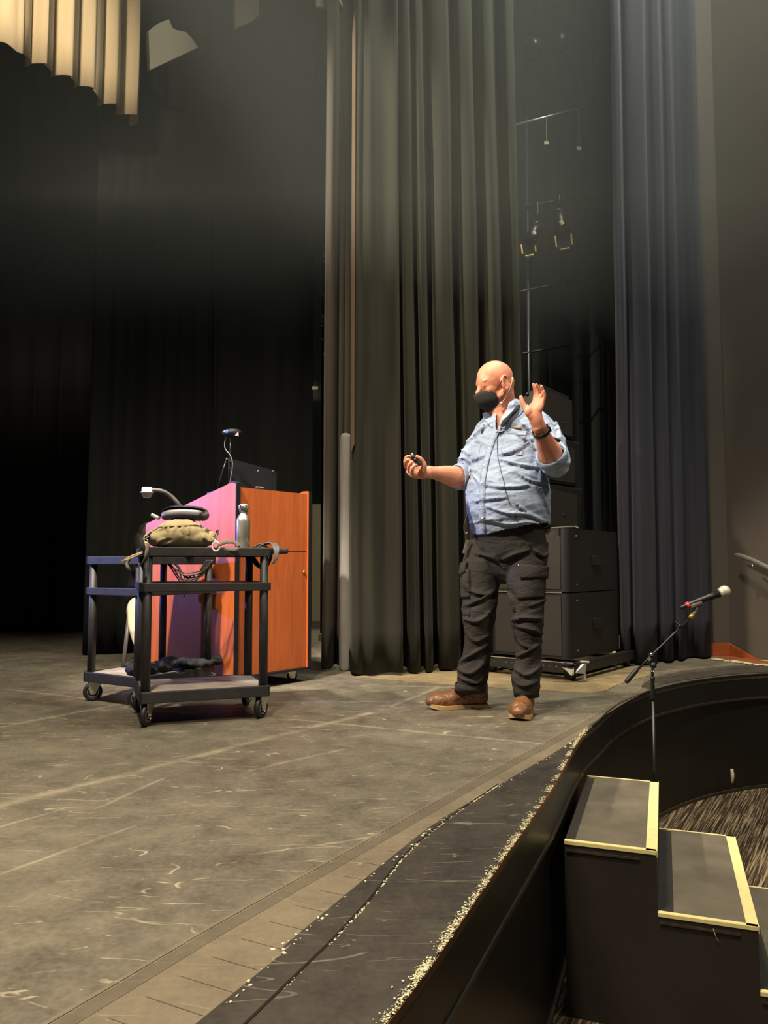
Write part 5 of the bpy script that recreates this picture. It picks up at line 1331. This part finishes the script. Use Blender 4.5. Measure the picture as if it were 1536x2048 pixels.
# trousers
def legpts(rows, dY=0):
    P = []; R = []
    for (xl, xr, y, Y) in rows:
        P.append(at((xl+xr)/2, y, Y)); hw = (xr-xl)/2*Y/FPX; R.append((hw, hw*.98 if y < 1150 else hw*1.0))
    return P, R
bm = BM()
P, R = legpts([(935, 1012, 1085, 4.17), (928, 1012, 1115, 4.16), (921, 1004, 1145, 4.15), (921, 998, 1175, 4.14), (924, 992, 1215, 4.12), (928, 986, 1255, 4.12), (928, 984, 1290, 4.14), (921, 980, 1325, 4.16), (916, 975, 1352, 4.17), (912, 969, 1378, 4.18), (910, 968, 1392, 4.18)])
tube(bm, P, R, 26, 4, side=V((1, 0, 0)))
P, R = legpts([(1018, 1098, 1080, 4.05), (1014, 1096, 1110, 4.04), (1012, 1093, 1140, 4.03), (1014, 1091, 1170, 4.02), (1020, 1089, 1210, 4.00), (1024, 1085, 1250, 4.0), (1030, 1084, 1290, 4.01), (1031, 1083, 1325, 4.02), (1026, 1081, 1355, 4.02), (1028, 1076, 1385, 4.02), (1029, 1075, 1396, 4.02)])
tube(bm, P, R, 26, 4, side=V((1, 0, 0)))
P = []; R = []
for py, hw, hd in ((1040, .192, .160), (1065, .196, .162), (1090, .200, .158), (1112, .190, .145), (1125, .150, .12)):
    c = V(((1019-768)/FPX*YC, YC, mz(py))); P.append(c); R.append((hw, hd))
tube(bm, P, R, 28, 3, side=ld_, round_caps=True)
tme = remesh(bm, .0065, 6)
def trd(c, n):
    z = c.z; low = max(0, min(1, (mz(1200)-z)/.5)); s = c.x
    w1 = 1-abs(noise.noise(V((c.x*6, c.y*6, z*10+c.x*7))))*2
    w2 = 1-abs(noise.noise(V((c.x*9+3, c.y*9, z*17-c.x*12))))*2
    kn = max(0, 1-abs(z-mz(1235))/.12)+1.3*max(0, 1-abs(z-mz(1345))/.13)
    return (.006+.013*kn)*(.6*w1+.4*w2)*.7-.004
displace(tme, trd)
creases(tme, [(1.3, [(926, 1238), (957, 1242), (982, 1223)]), [(930, 1212), (963, 1198), (990, 1180)], (1.4, [(918, 1326), (949, 1306), (974, 1290)]), (1.5, [(917, 1340), (943, 1346), (971, 1322)]), (1.2, [(920, 1356), (952, 1366), (968, 1350)]),
    [(952, 1108), (990, 1116), (1008, 1138)], [(930, 1170), (950, 1186), (985, 1190)], (1.2, [(1024, 1242), (1049, 1236), (1086, 1238)]), (1.2, [(1030, 1252), (1063, 1259), (1087, 1270)]), (1.3, [(1036, 1313), (1063, 1298), (1084, 1284)]), (1.5, [(1030, 1338), (1055, 1351), (1083, 1330)]),
    (1.3, [(1028, 1222), (1024, 1200), (1017, 1185)]), [(1060, 1212), (1090, 1200), (1096, 1190)], [(1004, 1120), (1030, 1108), (1060, 1100)], [(1030, 1365), (1050, 1372), (1080, 1360)], [(1068, 1100), (1085, 1112), (1096, 1108)], [(930, 1260), (950, 1282), (978, 1270)], [(1036, 1280), (1050, 1292), (1080, 1300)]], .0105, 4.4)
b = bmesh.new(); b.from_mesh(tme)
bmesh.ops.delete(b, geom=[f for f in b.faces if f.calc_center_median().z < (mz(1379) if f.calc_center_median().x < .62 else mz(1386, 4.02))-.0 or f.calc_center_median().z > mz(1052)], context='FACES')
b.to_mesh(tme); b.free()
tr = finish_me('trousers', tme, 'trouser', man, True); solid(tr, .005, -1)
bvT = BVHTree.FromPolygons([v.co.copy() for v in tme.vertices], [tuple(p.vertices) for p in tme.polygons])
patch('cargo_pocket', bvT, [(1038, 1135), (1090, 1135), (1088, 1195), (1036, 1198)], 12, 12, .008, 'trouser', tr, .006)
patch('pocket_flap', bvT, [(1037, 1129), (1092, 1132), (1090, 1156), (1042, 1158)], 14, 6, .018, 'trouser', tr, .004)
patch('cargo_pocket', bvT, [(923, 1140), (940, 1138), (940, 1195), (924, 1196)], 6, 10, .010, 'trouser', tr, .006)
patch('pocket_flap', bvT, [(922, 1128), (936, 1124), (933, 1146), (921, 1153)], 6, 5, .016, 'trouser', tr, .003)
for x, y in ((1039, 1131), (1099-6, 1084)):
    p_, n_ = hit(bvT, x, y); bm = BM(); ell(bm, p_+n_*.018*(y > 1100), (.005,)*3, sub=1); finish('rivet', bm, 'chrome', tr, True)
wire('seam', bvT, [(1038, 1158), (1040, 1175), (1041, 1190)], .0022, 'trouser', tr, .001)
wire('seam', bvT, [(941, 1150), (940, 1200), (938, 1235)], .0022, 'trouser', tr, .001)
for xl, xr, y, Y in ((911, 968, 1374, 4.18), (1029, 1077, 1383, 4.02)):
    bm = BM(); c = at((xl+xr)/2, y, Y); hw = (xr-xl)/2*Y/FPX; rows = []
    for j in range(33):
        a = 2*pi*j/32; k = 1+.05*noise.noise(V((cos(a)*2, sin(a)*2, xl)))
        rows.append([bm.verts.new(c+V((cos(a)*hw*k*r_, sin(a)*hw*k*r_, t))) for t, r_ in ((-.022, 1.0), (-.024, 1.06), (.018, 1.05), (.022, .98))])
    for a_, b_ in zip(rows, rows[1:]):
        for i in range(3): bm.faces.new((a_[i], a_[i+1], b_[i+1], b_[i]))
    bmesh.ops.remove_doubles(bm, verts=bm.verts, dist=1e-5)
    h_ = finish('leg_hem', bm, 'trouser', tr, True); solid(h_, .004, -1)

# boots
def boot(heel, toe, label):
    h, t = V((*heel, 0)), V((*toe, 0)); d = (t-h); Lg = d.length; d.normalize(); s = V((-d.y, d.x, 0))
    def q(a, b, z): return h+d*(a*Lg)+s*b+V((0, 0, z))
    # sole
    out = [(.0, .0), (.01, .028), (.10, .036), (.30, .034), (.45, .040), (.62, .053), (.78, .058), (.90, .051), (.98, .027), (1.0, 0)]
    loop = crv([(a, b) for a, b in out], 3)+[(a, -b*.96) for a, b in reversed(crv([(a, b) for a, b in out], 3)[1:-1])]
    def solez(a): return .012*max(0, (a-.80)/.2)**1.5
    bm = BM()
    lo = [bm.verts.new(q(a, b*1.02, .002+solez(a) if not .27 < a < .46 else .016)) for a, b in loop]; hi = [bm.verts.new(q(a, b*1.03, .023+solez(a))) for a, b in loop]
    bm.faces.new(lo[::-1]); bm.faces.new(hi); n = len(lo)
    for i in range(n): bm.faces.new((lo[i], lo[(i+1) % n], hi[(i+1) % n], hi[i]))
    sole = finish('sole', bm, 'sole', man)
    # upper
    bm = BM()
    tube(bm, [q(.10, 0, .056), q(.30, 0, .066), q(.52, 0, .058), (q(.70, 0, .048)), q(.86, 0, .046), q(.95, 0, .042)], [(.037, .046), (.040, .056), (.048, .052), (.058, .044), (.056, .044), (.038, .032)], 24, 5, side=s, round_caps=True)
    tube(bm, [q(.13, 0, .04), q(.15, 0, .09), q(.19, 0, .165)], [(.037, .040), (.041, .052), (.045, .056)], 24, 4, side=s)
    tube(bm, [q(.20, 0, .145), q(.42, 0, .105), q(.60, 0, .075)], [(.038, .024), (.036, .024), (.036, .016)], 18, 3, side=s, round_caps=True)
    me = remesh(bm, .0045, 6); displace(me, lambda c, n: -.0035*max(0, 1-abs(noise.noise(V((c.x*24, c.y*24, c.z*30))))*5)+.002*noise.noise(c*30))
    for v in me.vertices: v.co.z = max(v.co.z, .021)
    up = finish_me('boot', me, 'leather', man, True)
    bv = BVHTree.FromPolygons([v.co.copy() for v in me.vertices], [tuple(p.vertices) for p in me.polygons])
    bm = BM()
    for i in range(4):
        a = .36+i*.07; c0, _, _, _ = bv.ray_cast(q(a, .024, .3), V((0, 0, -1))); c1, _, _, _ = bv.ray_cast(q(a+.03, -.024, .3), V((0, 0, -1))); cm, _, _, _ = bv.ray_cast(q(a+.015, 0, .3), V((0, 0, -1)))
        if c0 and c1 and cm: tube(bm, [c0, cm+V((0, 0, .003)), c1], .0022, 6, 3)
    finish('laces', bm, 'lace', up, True)
    bm = BM(); pts = []
    for a, b in ((.42, .030), (.50, .040), (.60, .044)):
        l_, n_, _, _ = bv.ray_cast(q(a, b+.1, .075-.12*(a-.42)), -s)
        if l_: pts.append(l_+n_*.001)
    if len(pts) > 1: tube(bm, pts, .0022, 6, 2); finish('stitching', bm, 'lace', up, True)
    else: bm.free()
    return up
boot((.560, 4.215), (.236, 4.17), '')
boot((.760, 4.11), (.660, 3.855), '')

# ------------------------------------------------------------------ seated person and chair behind the carts
ps = thing('person', 'seated dark haired person in cream trousers mostly hidden behind the carts and lectern', 'person', (at(300, 1300, 5.85).x, 5.85, 0))
YS = 5.95
headS = at(300, 1078, YS)
bm = BM()
ell(bm, headS, (.082, .096, .112), sub=3)
tube(bm, [headS+V((.0, .03, -.07)), headS+V((.05, .10, -.17))], [.05, .055], 16, round_caps=True)
hipS = V((headS.x+.16, YS+.30, .50)); chest = headS+V((.07, .13, -.30))
tube(bm, [headS+V((.05, .10, -.15)), chest, chest.lerp(hipS, .6), hipS], [(.12, .09), (.18, .11), (.16, .12), (.16, .13)], 22, 4, side=V((1, 0, 0)), round_caps=True)
kA, kB = at(276, 1216, 5.82), at(318, 1216, 5.80)
fA, fB = at(290, 1334, 5.74), at(330, 1336, 5.72); fA.z = fB.z = .09
for k_, f_, hx in ((kA, fA, -.08), (kB, fB, .08)):
    tube(bm, [hipS+V((hx, 0, 0)), k_], [.075, .055], 16, round_caps=True); tube(bm, [k_, k_.lerp(f_, .4)+V((0, 0, 0)), f_], [.055, .052, .036], 16, 3, round_caps=True)
    tube(bm, [f_+V((0, .02, -.03)), f_+V((-.01, -.16, -.06))], [.035, .03], 12, round_caps=True)
for sx in (-1, 1):
    s0 = headS+V((.05+sx*.17, .12, -.20)); el = s0+V((sx*.03, -.05, -.26)); hd_ = V((headS.x+.05+sx*.04, YS-.12, .66))
    tube(bm, [s0, el], [.05, .042], 14, round_caps=True); tube(bm, [el, hd_], [.04, .026], 14, round_caps=True)
    ell(bm, hd_+V((0, -.03, 0)), (.04, .05, .016), sub=2)
    for i in range(5):
        b0 = hd_+V(((i-2)*.016, -.06, 0)); tube(bm, [b0, b0+V((0, -.03, -.006)), b0+V((0, -.045, -.02))], [.009, .008, .007], 8, 2, round_caps=True)
me = remesh(bm, .008, 4); finish_me('body', me, 'skin', ps, True)
bm = BM(); tube(bm, [headS+V((.05, .10, -.17)), chest, chest.lerp(hipS, .6), hipS], [(.15, .11), (.20, .135), (.185, .145), (.18, .15)], 22, 4, side=V((1, 0, 0)), round_caps=True)
for sx in (-1, 1):
    s0 = headS+V((.05+sx*.17, .12, -.20)); el = s0+V((sx*.03, -.05, -.26)); hd_ = V((headS.x+.05+sx*.04, YS-.12, .66))
    tube(bm, [s0, el], [.065, .056], 14, round_caps=True); tube(bm, [el, el.lerp(hd_, .85)], [.055, .036], 14, round_caps=True)
me = remesh(bm, .010, 4); displace(me, lambda c, n: .006*noise.noise(c*14)); finish_me('top', me, 'dark_shirt', ps, True)
bm = BM()
for k_, f_, hx in ((kA, fA, -.08), (kB, fB, .08)):
    tube(bm, [hipS+V((hx, 0, -.01)), hipS.lerp(k_, .5)+V((hx*.5, 0, 0)), k_], [.098, .09, .078], 18, 3, round_caps=True)
    tube(bm, [k_, k_.lerp(f_, .35)+V((-.01, 0, 0)), k_.lerp(f_, .8), f_+V((0, 0, -.01))], [.080, .076, .058, .052], 18, 4, round_caps=True)
me = remesh(bm, .008, 5); displace(me, lambda c, n: .008*(1-abs(noise.noise(V((c.x*14, c.y*14, c.z*7))))*2)-.003); finish_me('trousers', me, 'white_cloth', ps, True)
bm = BM()
ell(bm, headS+V((0, .005, .018)), (.102, .118, .120), sub=3); ell(bm, headS+V((-.03, -.05, -.05)), (.085, .075, .12), sub=3); tube(bm, [headS+V((-.045, .02, .05)), headS+V((-.085, .0, -.04)), headS+V((-.10, -.01, -.16)), headS+V((-.10, .0, -.24))], [(.05, .05), (.05, .06), (.04, .05), (.02, .03)], 16, 4, round_caps=True)
tube(bm, [headS+V((.045, .03, .05)), headS+V((.09, .02, -.08)), headS+V((.10, .02, -.22))], [(.05, .05), (.045, .06), (.02, .03)], 16, 4, round_caps=True)
me = remesh(bm, .008, 4); displace(me, lambda c, n: .004*noise.noise(V((c.x*60, c.y*60, c.z*6)))); finish_me('hair', me, 'hair', ps, True)
for f_ in (fA, fB):
    bm = BM(); tube(bm, [V((f_.x, f_.y+.04, .045)), V((f_.x-.01, f_.y-.08, .042)), V((f_.x-.01, f_.y-.17, .034))], [(.04, .042), (.045, .036), (.032, .026)], 16, 4, side=V((1, 0, 0)), round_caps=True); finish('shoe', bm, 'rubber', ps, True)
ch = thing('chair', 'grey metal legged chair under the seated person', 'chair', (hipS.x, hipS.y-.1, 0))
cx, cy = hipS.x, hipS.y
lt = at(253, 1238, 5.88); lb = onz(246, 1337)
bm = BM(); box(bm, (cx-.02, cy-.10, .405), (.50, .50, .035), .012); finish('seat', bm, 'black_plastic', ch)
for (x0, y0, x1, y1) in ((lt.x+.02, lt.y, lb.x, lb.y), (cx+.22, lt.y, cx+.25, lb.y), (lt.x+.05, cy+.14, lb.x+.03, cy+.24), (cx+.20, cy+.14, cx+.23, cy+.24)):
    bm = BM(); box(bm, (0, 0, 0), (.001, .001, .001)); bm.clear(); tube(bm, [(x0, y0, .41), (x1, y1, .0)], [(.016, .010), (.016, .010)], 12); finish('leg', bm, 'grey_plastic', ch, True)
bm = BM(); box(bm, (cx-.02, cy+.20, .72), (.46, .03, .34), .012); finish('backrest', bm, 'black_plastic', ch)
for sx in (-.2, .18):
    bm = BM(); tube(bm, [(cx+sx, cy+.15, .40), (cx+sx, cy+.205, .62)], .012, 10); finish('back_post', bm, 'grey_plastic', ch, True)
